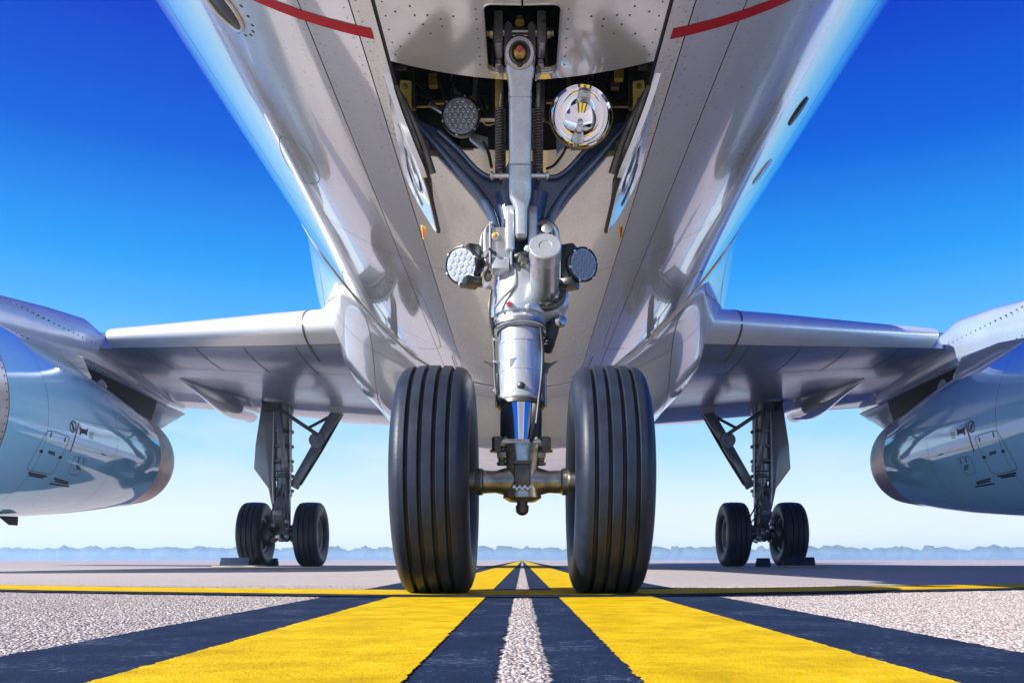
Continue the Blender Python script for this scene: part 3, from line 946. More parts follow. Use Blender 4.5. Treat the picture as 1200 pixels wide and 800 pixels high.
for s in (-1, 1):
    xs = [s * x for x in (1.3, 2.2, 3.0, 3.8, 4.6, 5.4, 6.4, 8, 10, 12, 14, 16.2)]
    W = wing_loft(xs, [1.0, .9, .8, .7, .6, .5, .4,   .3, .2, .13, .08, .045], [.12, .17, .25, .35, .5, .65, .8, .9, .99]).build('wing', M['wing'], AIR, 40)
    for x0, x1 in ((1.65, 5.28), (6.35, 16.1)):
        wing_loft([s * x for x in lin(x0, x1, 8)], [.042, .03, .02, .012, .006, .002], [0.0, .004, .012, .03, .06, .09, .13], 0.004).build('slat', M['slat'], W, 50)
    wing_loft([s * 2.40, s * 2.425], [.12, .08, .05, .03, .02, .012, .006, .002], [0.0, .004, .012, .03, .06, .09, .14], 0.010).build('root_seal', M['seam'], W, 50)
    # seams, drain masts and access plates under the wing
    def low(a, x): return wing_pt(s * a, x, False)
    wn_ = lambda p: Vector((0, 0, -1))
    for a in (2.6, 3.3, 4.0, 4.8):
        seam_on(lambda x, q: low(x, q), [(a, q) for q in lin(0.05, 0.22, 6)], 0.014, 0.003, wn_, 'panel_joint', W, M['seam'])
    for q in (0.22, 0.62):
        seam_on(lambda x, q_: low(x, q_), [(a, q) for a in lin(2.2, 5.5, 12)], 0.012, 0.004, wn_, 'panel_joint', W, M['seam'])
    # flap, hanging a little below the trailing edge
    b = MB(); rings = []
    for a in (2.5, 4.2, 6.3, 9, 12.5):
        le, te, z, tc = wing_sec(a); y0 = te - 0.55; zz = wing_pt(s * a, 0.93, False).z
        rings.append(b.ring([Vector((s * a, y0, zz + 0.02)), Vector((s * a, y0 + 0.25, zz - 0.10)), Vector((s * a, te + 0.5, zz - 0.10)), Vector((s * a, te + 0.5, zz - 0.07)), Vector((s * a, y0 + 0.3, zz + 0.07))]))
    for A, B in zip(rings, rings[1:]): b.skin(A, B)
    b.cap(rings[0]); b.cap(rings[-1][::-1]); b.build('flap', M['skin'], W, 30)
    # flap track fairings
    for a, y0, y1, h, w in ((5.12, 12.8, 16.7, 0.34, 0.20), (6.6, 12.9, 16.8, 0.40, 0.2), (9.6, 13.6, 17.4, 0.36, 0.18)):
        b = MB(); secs = []
        for k in range(13):
            t = k / 12; prof = math.sin(math.pi * min(1, t * 0.98 + 0.005)) ** 0.55 * (0.35 + 0.65 * sstep(0, 0.75, t)) if t < 0.8 else (1 - ((t - 0.8) / 0.2) ** 1.6) * 0.86 + 0.02
            y = y0 + (y1 - y0) * t
            x_ = max(0.05, min(0.95, (y - wing_sec(a)[0]) / (wing_sec(a)[1] - wing_sec(a)[0])))
            zb = wing_pt(s * a, x_, False).z
            secs.append((Vector((s * a, y, zb - h * prof * 0.45)), (w * max(prof, .05), 0, 0), (0, 0, h * max(prof, .06) * 0.8)))
        b.loft(secs, 18, 2.2); b.build('flap_track_fairing', M['skin'], W, 50)

# tailplane
for s in (-1, 1):
    b = MB(); rings = []
    for a, y0, y1, z, t in ((0.3, 27.0, 30.6, 4.72, .16), (6.7, 30.6, 32.2, 5.28, .07)):
        rings.append(b.ring([Vector((s * a, y0, z)), Vector((s * a, y0 + .3 * (y1 - y0), z - t)), Vector((s * a, y1, z)), Vector((s * a, y0 + .3 * (y1 - y0), z + t))]))
    b.skin(*rings); b.cap(rings[0]); b.cap(rings[1][::-1]); b.build('tailplane', M['skin'], AIR, 30)
b = MB(); f0 = [Vector((-.15, y, z)) for y, z in ((24.5, 5.4), (30.5, 11.5), (32.3, 11.5), (31.0, 5.2))]
b.prism(f0, (0.3, 0, 0), 0.1); b.build('tail_fin', M['skin'], AIR, 30)

# -- engines
PROF = [(7.20, .78), (7.05, .86), (7.02, .91), (7.06, .96), (7.25, 1.02), (7.6, 1.06), (8.0, 1.075), (8.6, 1.06), (9.3, 1.02), (10.0, .965), (10.8, .895), (11.5, .815), (12.0, .745), (12.4, .695), (12.8, .635)]
def nac_r(d):
    pts = [p for p in PROF if True][2:]
    for (a, ra), (c, rc) in zip(pts, pts[1:]):
        if a <= d <= c: 
            t = (d - a) / (c - a); return ra + (rc - ra) * t
    return pts[-1][1] if d > pts[-1][0] else pts[0][1]
def nac_rs(d):
    return (nac_r(d - .18) + 2 * nac_r(d) + nac_r(d + .18)) / 4 if 7.6 < d < 12.6 else nac_r(d)
def lathe_range(s, d0, d1, n, m, name, par, off=0.0, cap=False):
    b = MB(); o = Vector((s * ENG_X, 0, ENG_Z))
    b.lathe([(nac_rs(d) + off, d) for d in lin(d0, d1, n)], o, (0, 1, 0), 96)
    return b.build(name, m, par, 60)
for s in (-1, 1):
    cx = s * ENG_X
    nac_n = lambda p: Vector((p.x - cx, (nac_rs(p.y - .05) - nac_rs(p.y + .05)) / .1 * math.hypot(p.x - cx, p.z - ENG_Z) if True else 0, p.z - ENG_Z)).normalized()
    hit = lambda px, py: surf_hit(px, py, lambda d: (cx, ENG_Z, nac_rs(d)), 7.3, 12.75)
    # dark inner duct carries everything
    b = MB(); o = Vector((cx, 0, ENG_Z))
    b.lathe([(.62, 7.9), (.80, 7.25), (nac_rs(7.4) - .012, 7.4)] + [(nac_rs(d) - .012, d) for d in lin(7.6, 12.7, 20)] + [(.57, 12.75), (.56, 12.2), (.40, 11.6), (0, 11.6)], o, (0, 1, 0), 64)
    E = b.build('engine', M['dark'], AIR, 40)
    b = MB(); b.lathe([(.80, 7.25), (.83, 7.10), (.88, 7.025), (.93, 7.03), (.97, 7.10), (1.02, 7.25), (1.055, 7.6), (1.07, 7.93)], o, (0, 1, 0), 96); b.build('intake_lip', M['lip'], E, 60)
    b = MB()
    for k in range(22):
        a = 2 * math.pi * k / 22
        r0, r1 = Vector((cx + .2 * math.cos(a), 7.7, ENG_Z + .2 * math.sin(a))), Vector((cx + .78 * math.cos(a + .25), 7.8, ENG_Z + .78 * math.sin(a + .25)))
        b.bar(r0, r1, .13, .012, 0, up=(math.sin(a) * .7, -1, -math.cos(a) * .7))
    b.build('fan_blades', M['steel'], E)
    b = MB(); b.lathe([(0, 7.3), (.08, 7.36), (.2, 7.62), (.24, 7.85)], o, (0, 1, 0), 32); b.build('spinner', M['gear_grey'], E)
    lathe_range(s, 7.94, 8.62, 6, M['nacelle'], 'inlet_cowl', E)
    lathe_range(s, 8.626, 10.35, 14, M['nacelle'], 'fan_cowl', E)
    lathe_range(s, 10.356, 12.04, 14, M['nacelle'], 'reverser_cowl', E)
    b = MB(); b.lathe([(nac_rs(d), d) for d in lin(12.046, 12.75, 7)] + [(.60, 12.82), (.575, 12.8), (.56, 12.3)], o, (0, 1, 0), 96); b.build('exhaust_nozzle', M['nozzle'], E, 50)
    # lip screws
    b = MB()
    for k in range(90):
        a = 2 * math.pi * k / 90; d = 7.90; r = nac_rs(d)
        p = Vector((cx + r * math.cos(a), d, ENG_Z + r * math.sin(a))); b.lathe([(.008, -.004), (.008, .004), (0, .004)], p, (math.cos(a), 0, math.sin(a)), 6)
    b.build('lip_screws', M['rivet'], E)['kind'] = 'stuff'
    # access panels, stencils and vents
    def rib(pts, w, name, m, off=.002):
        rb = px_ribbon(mx_(pts, s), hit, w, off, nac_n)
        return rb.build(name, m, E, 180, recalc=False)
    def corner(ps, r=0.18):
        out = []
        n = len(ps)
        for i in range(n):
            a, p, c = ps[i - 1], ps[i], ps[(i + 1) % n]
            for t in (-1, -.4, .4, 1):
                q = a if t < 0 else c
                f = r * abs(t); out.append((p[0] + (q[0] - p[0]) * f, p[1] + (q[1] - p[1]) * f)) if abs(t) == 1 else out.append((p[0] + ((a[0] + c[0]) / 2 - p[0]) * .06, p[1] + ((a[1] + c[1]) / 2 - p[1]) * .06))
        return out + out[:1]
    rib(corner([(56, 503), (83, 512), (61, 556), (30, 550)]), .007, 'access_panel_outline', M['seam'])
    rib(corner([(87, 534), (103, 537), (91, 557), (80, 554)]), .006, 'access_panel_outline', M['seam'])
    for q in ([(60.5, 506), (59, 512)], [(77, 512), (75.5, 517.5)], [(93, 536), (91, 542)], [(99, 538), (97, 543)]): rib(q, .022, 'latch', M['decal_black'])
    for q in ([(46.5, 528), (50, 529)], [(68.5, 535), (72.5, 536)]): rib(q, .03, 'latch', M['decal_black'])
    for q in ([(33, 553.5), (55, 558)], [(34, 556.5), (51, 559.5)], [(63, 560), (80, 565)], [(58, 566), (81, 570)], [(64, 563), (79, 567)]): rib(q, .02, 'vent_slot', M['decal_black'])
    rib([(92.5, 495), (89.5, 506), (86.5, 517), (82.3, 529.5)], .022, 'red_line', M['red'])
    circ = [(85.5 + 3.6 * math.cos(a), 499.5 + 6.4 * math.sin(a)) for a in lin(0, 2 * math.pi, 18)]
    rib(circ, .014, 'no_step_symbol', M['decal_black'])
    rib([(84.5, 495.5), (86.3, 503.5)], .035, 'no_step_symbol', M['decal_black'])
    rib([(83, 494.5), (88, 504.5)], .012, 'no_step_symbol', M['decal_black'])
    rib([(93.5, 500), (95, 504.5), (93.5, 509.5)], .028, 'hoist_symbol', M['decal_black'])
    rib([(94, 504), (101, 506)], .05, 'hoist_symbol', M['decal_black'])
    rib([(102.5, 502), (101, 510)], .022, 'hoist_symbol', M['decal_black'])
    for k in range(5): rib([(105.5 - k * .3, 506 + k * 1.6), (110.5 - k * .5, 507.3 + k * 1.6)], .008, 'stencil_text', M['decal_navy'])
    for k in range(2): rib([(56.5, 528 + 2.2 * k), (64.5, 530.5 + 2.2 * k)], .014, 'stencil_text', M['decal_black'])
    for k in range(3): rib([(89, 544.5 + 2 * k), (94, 546 + 2 * k)], .012, 'stencil_text', M['decal_black'])
    rib([(119, 531.5), (124, 533)], .012, 'stencil_text', M['decal_black'])
    # strake
    ang = R_(47); ui = Vector((-s * math.cos(ang), 0, math.sin(ang)))
    base = [Vector((cx, d, ENG_Z)) + ui * (nac_rs(d) - .02) for d in (8.55, 9.1, 9.7, 10.25)]
    outp = [base[3] + ui * .05, base[2] + ui * .19 + Vector((0, .1, 0)), base[1] + ui * .12]
    side = Vector((0, 1, 0)).cross(ui).normalized() * .022
    b = MB(); b.prism([p - side / 2 for p in base + outp], side, .006); b.build('strake', M['pylon'], E)
    b = MB(); p = Vector((cx - s * 0.25, 9.1, ENG_Z - nac_rs(9.1)))
    b.prism([p + Vector((-.012, y, z)) for y, z in ((0, .02), (.35, .03), (.34, -.07), (.2, -.07))], (.024, 0, 0), .005); b.build('drain_mast', M['dark'], E)
    # pylon: light upper fairing, dark lower web, tail wedge
    b = MB(); secs = []
    for d, z0, z1, w in ((7.9, 2.45, 2.68, .05), (8.5, 2.45, 2.86, .20), (9.3, 2.48, 3.02, .27), (10.2, 2.52, 3.16, .30), (11.0, 2.60, 3.26, .30), (11.6, 2.60, 3.15, .29), (12.6, 2.58, 2.9, .26), (13.6, 2.55, 2.8, .2)):
        secs.append((Vector((cx, d, (z0 + z1) / 2)), (w, 0, 0), (0, 0, (z1 - z0) / 2)))
    b.loft(secs, 24, 3.0); PY = b.build('pylon', M['pylon'], AIR, 45)
    b = MB(); b.prism([Vector((cx - .17, d, z)) for d, z in ((9.0, 2.2), (11.5, 1.9), (12.9, 2.0), (13.3, 2.62), (11, 2.7), (9.2, 2.6))], (.34, 0, 0), .02); b.build('pylon_web', M['dark'], PY)
    b = MB(); b.prism([Vector((cx - .13, d, z)) for d, z in ((12.5, 2.62), (12.75, 2.12), (13.2, 2.05), (14.6, 2.62))], (.26, 0, 0), .05); b.build('pylon_tail', M['pylon'], PY)
    b = MB(); b.lathe([(.0, .0), (.13, 0), (.13, .012), (.10, .02), (0, .02)], Vector((cx - s * .172, 11.5, 2.42)), (-s, 0, 0), 24); b.build('access_cover', M['pylon'], PY)
    b = MB()
    for d in lin(8.6, 11.4, 26):
        for q in (2.60, 2.92):
            b.lathe([(.009, -.01), (.009, .006), (0, .006)], Vector((cx - s * (.25 if d < 9.2 else .298), d, q + .0)), (-s, 0, 0), 6)
    b.build('fasteners', M['rivet'], PY)['kind'] = 'stuff'

# -- wheels
def wheel(parent_name, c, Rad, W, grooves, rimR, axle_dir, share):
    Wh = empty(parent_name, c, AIR)
    h = W / 2
    if 'tyre' not in share:
        prof = []
        def shoulder(t):  # t from bead (0) to crown edge (1)
            return t
        # half section from bead outward
        half = [(rimR, h * .62), (rimR + .012, h * .74), (rimR + (Rad - rimR) * .3, h * .93), (rimR + (Rad - rimR) * .52, h * .995), (rimR + (Rad - rimR) * .70, h * .975),
                (rimR + (Rad - rimR) * .84, h * .905), (rimR + (Rad - rimR) * .925, h * .81), (rimR + (Rad - rimR) * .965, h * .72)]
        crown = []
        gw, gd = W * .022, Rad * .042
        def crn(x): return Rad - (Rad - rimR) * .038 * (abs(x) / (h * .72)) ** 2.4
        xs = []
        pts = [(crn(-h * .72), -h * .72)]
        for gx in grooves:
            x = gx * h
            pts += [(crn(x - gw * 1.5), x - gw * 1.5), (crn(x - gw) - gd * .25, x - gw), (crn(x) - gd, x - gw * .7), (crn(x) - gd, x + gw * .7), (crn(x + gw) - gd * .25, x + gw), (crn(x + gw * 1.5), x + gw * 1.5)]
        pts.append((crn(h * .72), h * .72))
        # add intermediate crown points between grooves
        full = [pts[0]]
        for p in pts[1:]:
            q = full[-1]
            if p[1] - q[1] > h * .12:
                for k in (1, 2, 3):
                    x = q[1] + (p[1] - q[1]) * k / 4; full.append((crn(x), x))
            full.append(p)
        prof = [(r, -x) for r, x in half[:-1]] + full + [(r, x) for r, x in half[:-1][::-1]]
        b = MB(); b.lathe(prof, (0, 0, 0), (1, 0, 0), 96)
        lim = -Rad + Rad * .012
        for v in b.bm.verts:
            if v.co.z < lim: v.co.z = lim + (v.co.z - lim) * .08      # the flat where it stands
            v.co.z += 0.0
        bmesh.ops.recalc_face_normals(b.bm, faces=b.bm.faces)
        me = bpy.data.meshes.new('tyre'); b.bm.to_mesh(me); b.bm.free()
        me.materials.append(M['rubber'])
        for p in me.polygons: p.use_smooth = True
        me.set_sharp_from_angle(angle=R_(40))
        share['tyre'] = me
        b = MB()
        rr = rimR
        b.lathe([(rr + .008, -h * .70), (rr + .010, -h * .64), (rr - .02, -h * .60), (rr - .03, -h * .30), (rr * .62, -h * .22), (rr * .55, -h * .42), (rr * .30, -h * .44), (0, -h * .44)], (0, 0, 0), (1, 0, 0), 48)
        b.lathe([(rr + .008, h * .70), (rr + .010, h * .64), (rr - .02, h * .60), (rr - .03, h * .30), (rr * .62, h * .22), (rr * .55, h * .42), (rr * .30, h * .44), (0, h * .44)], (0, 0, 0), (1, 0, 0), 48)
        for sg in (-1, 1):
            for k in range(9):
                a = 2 * math.pi * k / 9
                b.lathe([(rr * .07, 0), (rr * .07, sg * h * .1), (0, sg * h * .12)], (sg * h * .26, rr * .76 * math.cos(a), rr * .76 * math.sin(a)), (1, 0, 0), 8)
        bmesh.ops.recalc_face_normals(b.bm, faces=b.bm.faces)
        me = bpy.data.meshes.new('rim'); b.bm.to_mesh(me); b.bm.free(); me.materials.append(share['rim_mat'])
        for p in me.polygons: p.use_smooth = True
        me.set_sharp_from_angle(angle=R_(35)); share['rim'] = me
    link('tyre', share['tyre'], Wh, Vector(c)); link('rim', share['rim'], Wh, Vector(c))
    return Wh
NR = .386
share = {'rim_mat': M['rim']}
for s in (-1, 1):
    wheel('nose_wheel', (s * .284, 2.9, NR - .004), NR, .246, (-.50, -.17, .17, .50), .205, 1, share)

# -- nose gear
LK = 0.1543
def leg(py, px=612, off=0.0):
    k = (656 - py) / 1000
    d = (2.95 + LK * (CAMZ - .38)) / (1 - LK * k)
    v = P(612, py, d); v.x = (px - 612) * d / 1000; v.y += off
    return v
LU = Vector((0, LK, 1)).normalized(); LN = Vector((0, -1, LK)).normalized()
def lpt(px, py, off):   # picture point, off metres in front of the leg axis
    k = (656 - py) / 1000
    d = (2.95 + LK * (CAMZ - .38)) / (1 - LK * k) - off
    return P(px, py, d)
LX = -0.004
b = MB()
ax0, ax1 = leg(476, 610.5), leg(235, 610.5)
L = (ax1 - ax0).length
def hy(py): return (leg(py, 610.5) - ax0).dot(LU)
pr = [(0, hy(474)), (.079, hy(474)), (.083, hy(472)), (.083, hy(466)), (.0795, hy(464)), (.0795, hy(441)), (.0805, hy(440.5)), (.0805, hy(439)), (.0795, hy(438.5)), (.0795, hy(408)), (.081, hy(407.5)), (.081, hy(404)),
      (.0795, hy(403)), (.0795, hy(384)), (.0, hy(384))]
b.lathe(pr, ax0, LU, 48)
NG = b.build('nose_gear', M['gear_white'], AIR, 30)
tag(NG, 'blue-white painted shock strut between the two nose wheels')
def ng(name, b, m, angle=38, **k): return b.build(name, m, NG, angle, **k)
b = MB(); b.tube(leg(528, 610.5), leg(470, 610.5), 0.0745, seg=48, bev=.02); ng('piston', b, M['chrome'])
b = MB(); b.lathe([(.0755, hy(478)), (.081, hy(478)), (.081, hy(473.5)), (.0755, hy(473.5))], ax0, LU, 40, True); ng('gland_ring', b, M['steel'])
# collar with stacked rings
b = MB(); b.lathe([(.085, hy(392)), (.096, hy(390)), (.101, hy(386)), (.101, hy(381)), (.096, hy(379)), (.096, hy(377.5)), (.105, hy(376)), (.108, hy(372)), (.108, hy(367)), (.104, hy(362)), (.099, hy(352)), (.098, hy(340)), (.094, hy(326)), (.080, hy(318)), (0, hy(316))], ax0, LU, 48)
ng('upper_housing', b, M['gear_white'])
b = MB(); b.lathe([(.100, hy(388.5)), (.1045, hy(388)), (.1045, hy(384)), (.100, hy(383.5))], ax0, LU, 48, True); ng('seal_band', b, M['grease'])
b = MB(); b.loft([(leg(330, 608), (.075, 0, 0), (0, .07, 0)), (leg(300, 610), (.068, 0, 0), (0, .06, 0)), (leg(262, 611), (.075, 0, 0), (0, .06, 0)), (leg(230, 611.5), (.10, 0, 0), (0, .055, 0))], 24, 3)
ng('leg_trunk', b, M['blue_paint'])
# lower flange lugs, ring bolt, side ears
b = MB(); c = lpt(610.5, 452, .079)
b.lathe([(.014, -.01), (.014, .004), (.010, .008), (.010, .014), (.006, .017), (0, .018)], c, LN, 14); ng('filler_bolt', b, M['steel'])
for s in (-1, 1):
    b = MB(); c0 = lpt(610.5 + s * 27, 433, 0)
    b.prism([c0 + Vector((s * x, 0, z)) for x, z in ((-.01, -.018), (.012, -.014), (.018, .01), (.052, .034), (.02, .024), (-.01, .03))], (0, .03, 0), .003)
    ng('torque_link_lug', b, M['steel'])
    b = MB(); c0 = lpt(610.5 + s * 28.5, 462, 0); b.loft([(c0 + Vector((0, 0, -.05)), (.006, 0, 0), (0, .03, 0)), (c0 + Vector((0, 0, .07)), (.005, 0, 0), (0, .02, 0))], 10)
    ng('cylinder_lug', b, M['gear_grey'])
# axle fitting
axc = Vector((0, 2.9, NR - .004))
b = MB(); b.lathe([(.040, -.16), (.046, -.152), (.046, -.136), (.040, -.13), (.038, -.09), (.050, -.045), (.055, 0), (.050, .045), (.038, .09), (.040, .13), (.046, .136), (.046, .152), (.040, .16)], axc, (1, 0, 0), 36)
b.tube(axc + Vector((-.30, 0, 0)), axc + Vector((.30, 0, 0)), .034)
ng('axle', b, M['grease'])
b = MB()
b.loft([(axc + Vector((0, .0, -.068)), (.045, 0, 0), (0, .045, 0)), (axc + Vector((0, 0, -.055)), (.066, 0, 0), (0, .06, 0)), (axc + Vector((0, .003, .01)), (.050, 0, 0), (0, .062, 0)), (axc + Vector((0, .008, .085)), (.058, 0, 0), (0, .064, 0)), (axc + Vector((0, .015, .125)), (.070, 0, 0), (0, .07, 0))], 28, 2.3)
ng('axle_yoke', b, M['grease'])
b = MB(); b.box(axc + Vector((0, -.064, .02)), (.056, .02, .085), None, .006); b.box(axc + Vector((0, -.074, .058)), (.062, .012, .012), None, .003); ng('yoke_bracket', b, M['steel'])
b = MB()
for k in range(7): b.lathe([(.006, 0), (.006, .012), (0, .014)], axc + Vector((-.027 + .009 * k, -.066, -.024 - .006 * (k % 2))), (0, -1, .1), 8)
ng('lock_wire_bolt', b, M['alu'])
b = MB(); b.lathe([(.018, .0), (.018, -.02), (.022, -.022), (.022, -.034), (.020, -.046), (.010, -.054), (0, -.056)], axc + Vector((0, -.02, -.060)), (0, 0, 1), 20); ng('tow_stub', b, M['steel'])
pc = lpt(611, 522, .02)
b = MB(); b.box(pc + Vector((0, .01, 0)), (.185, .12, .026), None, .006); ng('clamp_plate', b, M['alu'])
b = MB(); b.tube(pc + Vector((-.094, -.058, 0)), pc + Vector((.094, -.058, 0)), .015, seg=20); ng('hinge_pin', b, M['alu'])
b = MB(); b.box(pc + Vector((0, -.062, -.006)), (.15, .03, .013), None, .003); ng('grease_strip', b, M['gold'])
b = MB(); b.box(pc + Vector((0, -.02, -.034)), (.165, .10, .036), None, .008); ng('clamp_block', b, M['grease'])
for s in (-1, 1):
    b = MB(); q = pc + Vector((s * .080, -.06, 0))
    b.lathe([(.020, -.022), (.020, .018), (.016, .022), (0, .022)], q, (0, 0, 1), 6); b.lathe([(0, -.03), (.026, -.03), (.026, -.0225)], q, (0, 0, 1), 20)
    ng('clamp_bolt', b, M['steel'])
    b = MB(); q = pc + Vector((s * .066, -.055, -.062)); b.tube(q, q + Vector((0, 0, .04)), .012, seg=6); b.lathe([(.017, 0), (.017, .01), (0, .01)], q + Vector((0, 0, -.012)), (0, 0, 1), 14); ng('clamp_nut', b, M['steel'])
# blue V forging
dV = 3.10
Vp = lambda px, py, d=dV: P(px, py, d)
outer = [(474, 132), (500, 165), (530, 200), (555, 228), (572, 252), (581, 275), (586, 300)]
inner = [(512, 150), (536, 172), (556, 194), (570, 204), (584, 204), (592, 196), (597, 188)]
poly = outer + [(638, 300)] + [(1224 - x, y) for x, y in outer[::-1][1:]] + [(1224 - x, y) for x, y in inner] + inner[::-1]
b = MB(); b.prism([Vp(*q) for q in poly], (0, .05, 0), .006); ng('side_stay', b, M['blue_paint'])
for s in (-1, 1):
    b = MB(); b.path([Vp(*(q if s < 0 else (1224 - q[0], q[1])), d=dV - .012) for q in [(480, 137), (503, 163), (533, 196), (558, 223), (576, 250), (585, 278)]], [.017] * 30, 10); ng('stay_flange', b, M['blue_paint'])
    b = MB(); b.path([Vp(*(q if s < 0 else (1224 - q[0], q[1])), d=dV - .01) for q in [(514, 154), (538, 176), (557, 197), (572, 207), (584, 207)]], [.009] * 30, 8); ng('stay_flange', b, M['blue_paint'])
    b = MB(); q = Vp(612 + s * 134, 138); b.tube(q + Vector((-s * .03, 0.03, .0)), q + Vector((s * .012, 0.03, .004)), .03, seg=20); ng('trunnion', b, M['steel'])
# drag strut
b = MB(); secs = []
for py, hw, hd, dd in ((280, 5.5, .020, 2.965), (276, 7, .026, 2.96), (262, 7, .028, 2.955), (246, 7.2, .028, 2.95), (232, 12.5, .028, 2.945), (222, 13.5, .028, 2.94), (200, 13.2, .028, 2.93), (186, 13.2, .028, 2.925), (120, 13.2, .028, 2.875), (108, 13.5, .028, 2.865), (96, 14.5, .03, 2.855), (84, 17, .03, 2.845), (70, 16.5, .028, 2.835), (58, 12, .024, 2.828)):
    secs.append((P(609.5 + (0 if py < 235 else 1.5), py, dd), (hw * dd / 1000, 0, 0), (0, hd, hd * .12)))
b.loft(secs, 24, 4); ng('drag_strut', b, M['gear_white'])
for py in (117, 110, 196):
    b = MB(); dd = 2.925 - (190 - py) * .0007
    b.loft([(P(609.5, py + 1, dd), (.0402, 0, 0), (0, .0292, .003)), (P(609.5, py - 1, dd), (.0402, 0, 0), (0, .0292, .003))], 24, 4); ng('strut_joint', b, M['gear_grey'])
hc = P(609, 62, 2.80)
b = MB(); ha = (hc - Vector((0, 0, CAMZ))).normalized() * -1
b.lathe([(.028, -.03), (.048, -.03), (.050, -.02), (.050, .008), (.046, .014), (.036, .016), (.034, .010), (.030, .008)], hc, ha, 36, True); ng('strut_eye', b, M['gear_white'])
b = MB(); b.lathe([(.031, -.01), (.031, .016), (.027, .018), (.026, .010)], hc, ha, 28, True); ng('eye_bush', b, M['steel'])
b = MB(); b.lathe([(.026, -.01), (.026, .004), (.016, .012), (0, .014)], hc, ha, 24); ng('eye_bolt', b, M['gold'])
b = MB(); b.lathe([(.010, .01), (.010, .022), (0, .024)], hc + Vector((0, -.004, .010)), ha, 12); ng('bolt_seal', b, M['red_cap'])
b = MB(); b.lathe([(.010, .0), (.010, .010), (.006, .013), (0, .012)], P(609, 75, 2.808), ha, 14); ng('grease_nipple', b, M['black'])
# upper fork, pin and lugs in the opening
for s, xo in ((-1, 595.5), (1, 623)):
    b = MB(); b.prism([P(xo + dx, py, 2.81) for dx, py in ((-4.5, 28), (0, 24), (4.5, 28), (4.5, 60), (8 * -s if False else 4.5, 66), (-s * 0 - 4.5, 68), (-4.5, 44))], (0, .07, .01), .004); ng('strut_fork', b, M['gear_white'])
    xl = 584 if s < 0 else 635
    b = MB(); b.prism([P(xl + dx, py, 2.80) for dx, py in ((-5.5, 12), (5, 12), (5, 48), (3, 52), (-3, 52), (-5.5, 48))], (0, .10, .01), .004); ng('anchor_lug', b, M['gear_white'])
    b = MB(); q = P(xl + s * 6, 38, 2.83); b.lathe([(.018, 0), (.018, .012), (.012, .014), (.012, .022), (0, .022)], q, (s, 0, 0), 16); ng('anchor_nut', b, M['grease'])
b = MB(); b.tube(P(580, 37, 2.84), P(640, 37, 2.84), .014, seg=20); ng('anchor_pin', b, M['alu'])
b = MB(); b.loft([(P(609, 27, 2.86), (.016, 0, 0), (0, .02, 0)), (P(609, 22, 2.86), (.012, 0, 0), (0, .018, 0))], 8); ng('pin_stop', b, M['primer'])
b = MB(); b.box(P(640, 80, 2.92), (.06, .02, .012), None, .003); b.box(P(648, 84, 2.92), (.03, .02, .012), None, .003); ng('stop_bracket', b, M['gold'])
for s in (-1, 1):
    b = MB(); b.tube(P(609 + s * 30, 30, 2.95), P(609 + s * 32, 80, 3.0), .005); ng('bay_rod', b, M['steel'])
    b = MB(); q = P(609 + s * 22, 78, 2.87); b.tube(q, q + Vector((0, 0, -.03)), .008); b.box(q + Vector((s * .008, 0, .01)), (.02, .02, .02), None, .003); ng('sensor', b, M['alu'])
# lock springs
for xs in (586.5, 630):
    b = MB(); p0, p1 = P(xs, 199, 2.98), P(xs, 127, 2.96)
    b.spring(p0, p1, .0165, .0036, 22, 14, 6); SPR = ng('lock_spring', b, M['spring'])
    b = MB(); b.tube(p0, p1, .0125); ng('spring_core', b, M['black'])
    b = MB(); b.tube(p1, P(xs + 1, 98, 2.97), .0075); ng('spring_rod', b, M['alu'])
    b = MB(); b.lathe([(.018, 0), (.02, .006), (.014, .02), (0, .02)], p0, (0, 0, -1), 16); b.tube(p0, p0 + Vector((0, 0, -.05)), .006); ng('spring_cap', b, M['black'])
    s = -1 if xs < 609 else 1
    b = MB(); q = P(609 + s * 22, 206, 2.97)
    b.tube(P(609 + s * 12, 206, 2.95), P(609 + s * 34, 206, 2.97), .008); b.lathe([(.0135, -.005), (.0135, .005), (0, .005)], q, (s, 0, 0), 12); b.lathe([(.014, 0), (.014, .008), (0, .008)], P(609 + s * 31, 206, 2.97), (s, 0, 0), 12)
    ng('spring_pin', b, M['alu'])
# lower lugs either side of the drag strut
for xs, w in ((598, 5.5), (624, 5.5)):
    b = MB()
    prof = [(-.055, -.03), (-.055, .10), (-.035, .135), (0, .147), (.03, .13), (.045, .10), (.045, -.03)]
    c = lpt(xs - w, 290, .075)
    b.prism([c + Vector((0, y, z)) for y, z in prof], (2 * w * .003, 0, 0), .011, 3); ng('strut_lug', b, M['gear_white'])
b = MB(); b.tube(lpt(590, 262, .09), lpt(641, 262, .09), .015, seg=20); b.lathe([(.020, 0), (.020, .018), (.012, .022), (0, .022)], lpt(634, 262, .09), (1, 0, 0), 18); ng('strut_pin', b, M['steel'])
# steering control box on the left
c = lpt(587, 288, .085)
b = MB(); b.box(c, (.066, .05, .115), Matrix.Rotation(R_(-8), 3, 'X'), .004); CB = ng('control_box', b, M['alu'])
for dx, hgt in ((-.037, .155), (.037, .165)):
    b = MB(); b.box(c + Vector((dx, -.004, -.004)), (.007, .062, hgt), Matrix.Rotation(R_(-8), 3, 'X'), .002); ng('box_side_plate', b, M['gear_white'])
b = MB(); b.box(c + Vector((0, -.02, -.078)), (.06, .04, .05), Matrix.Rotation(R_(-20), 3, 'X'), .004); ng('box_lower_plate', b, M['gear_white'])
q = lpt(580, 277, .113)
b = MB(); b.lathe([(.014, 0), (.014, .004), (.011, .006), (0, .006)], q, (0, -1, .1), 16); ng('button_ring', b, M['alu'])
b = MB(); b.lathe([(.009, .003), (.009, .012), (.005, .015), (0, .0155)], q, (0, -1, .1), 16); ng('button', b, M['button'])
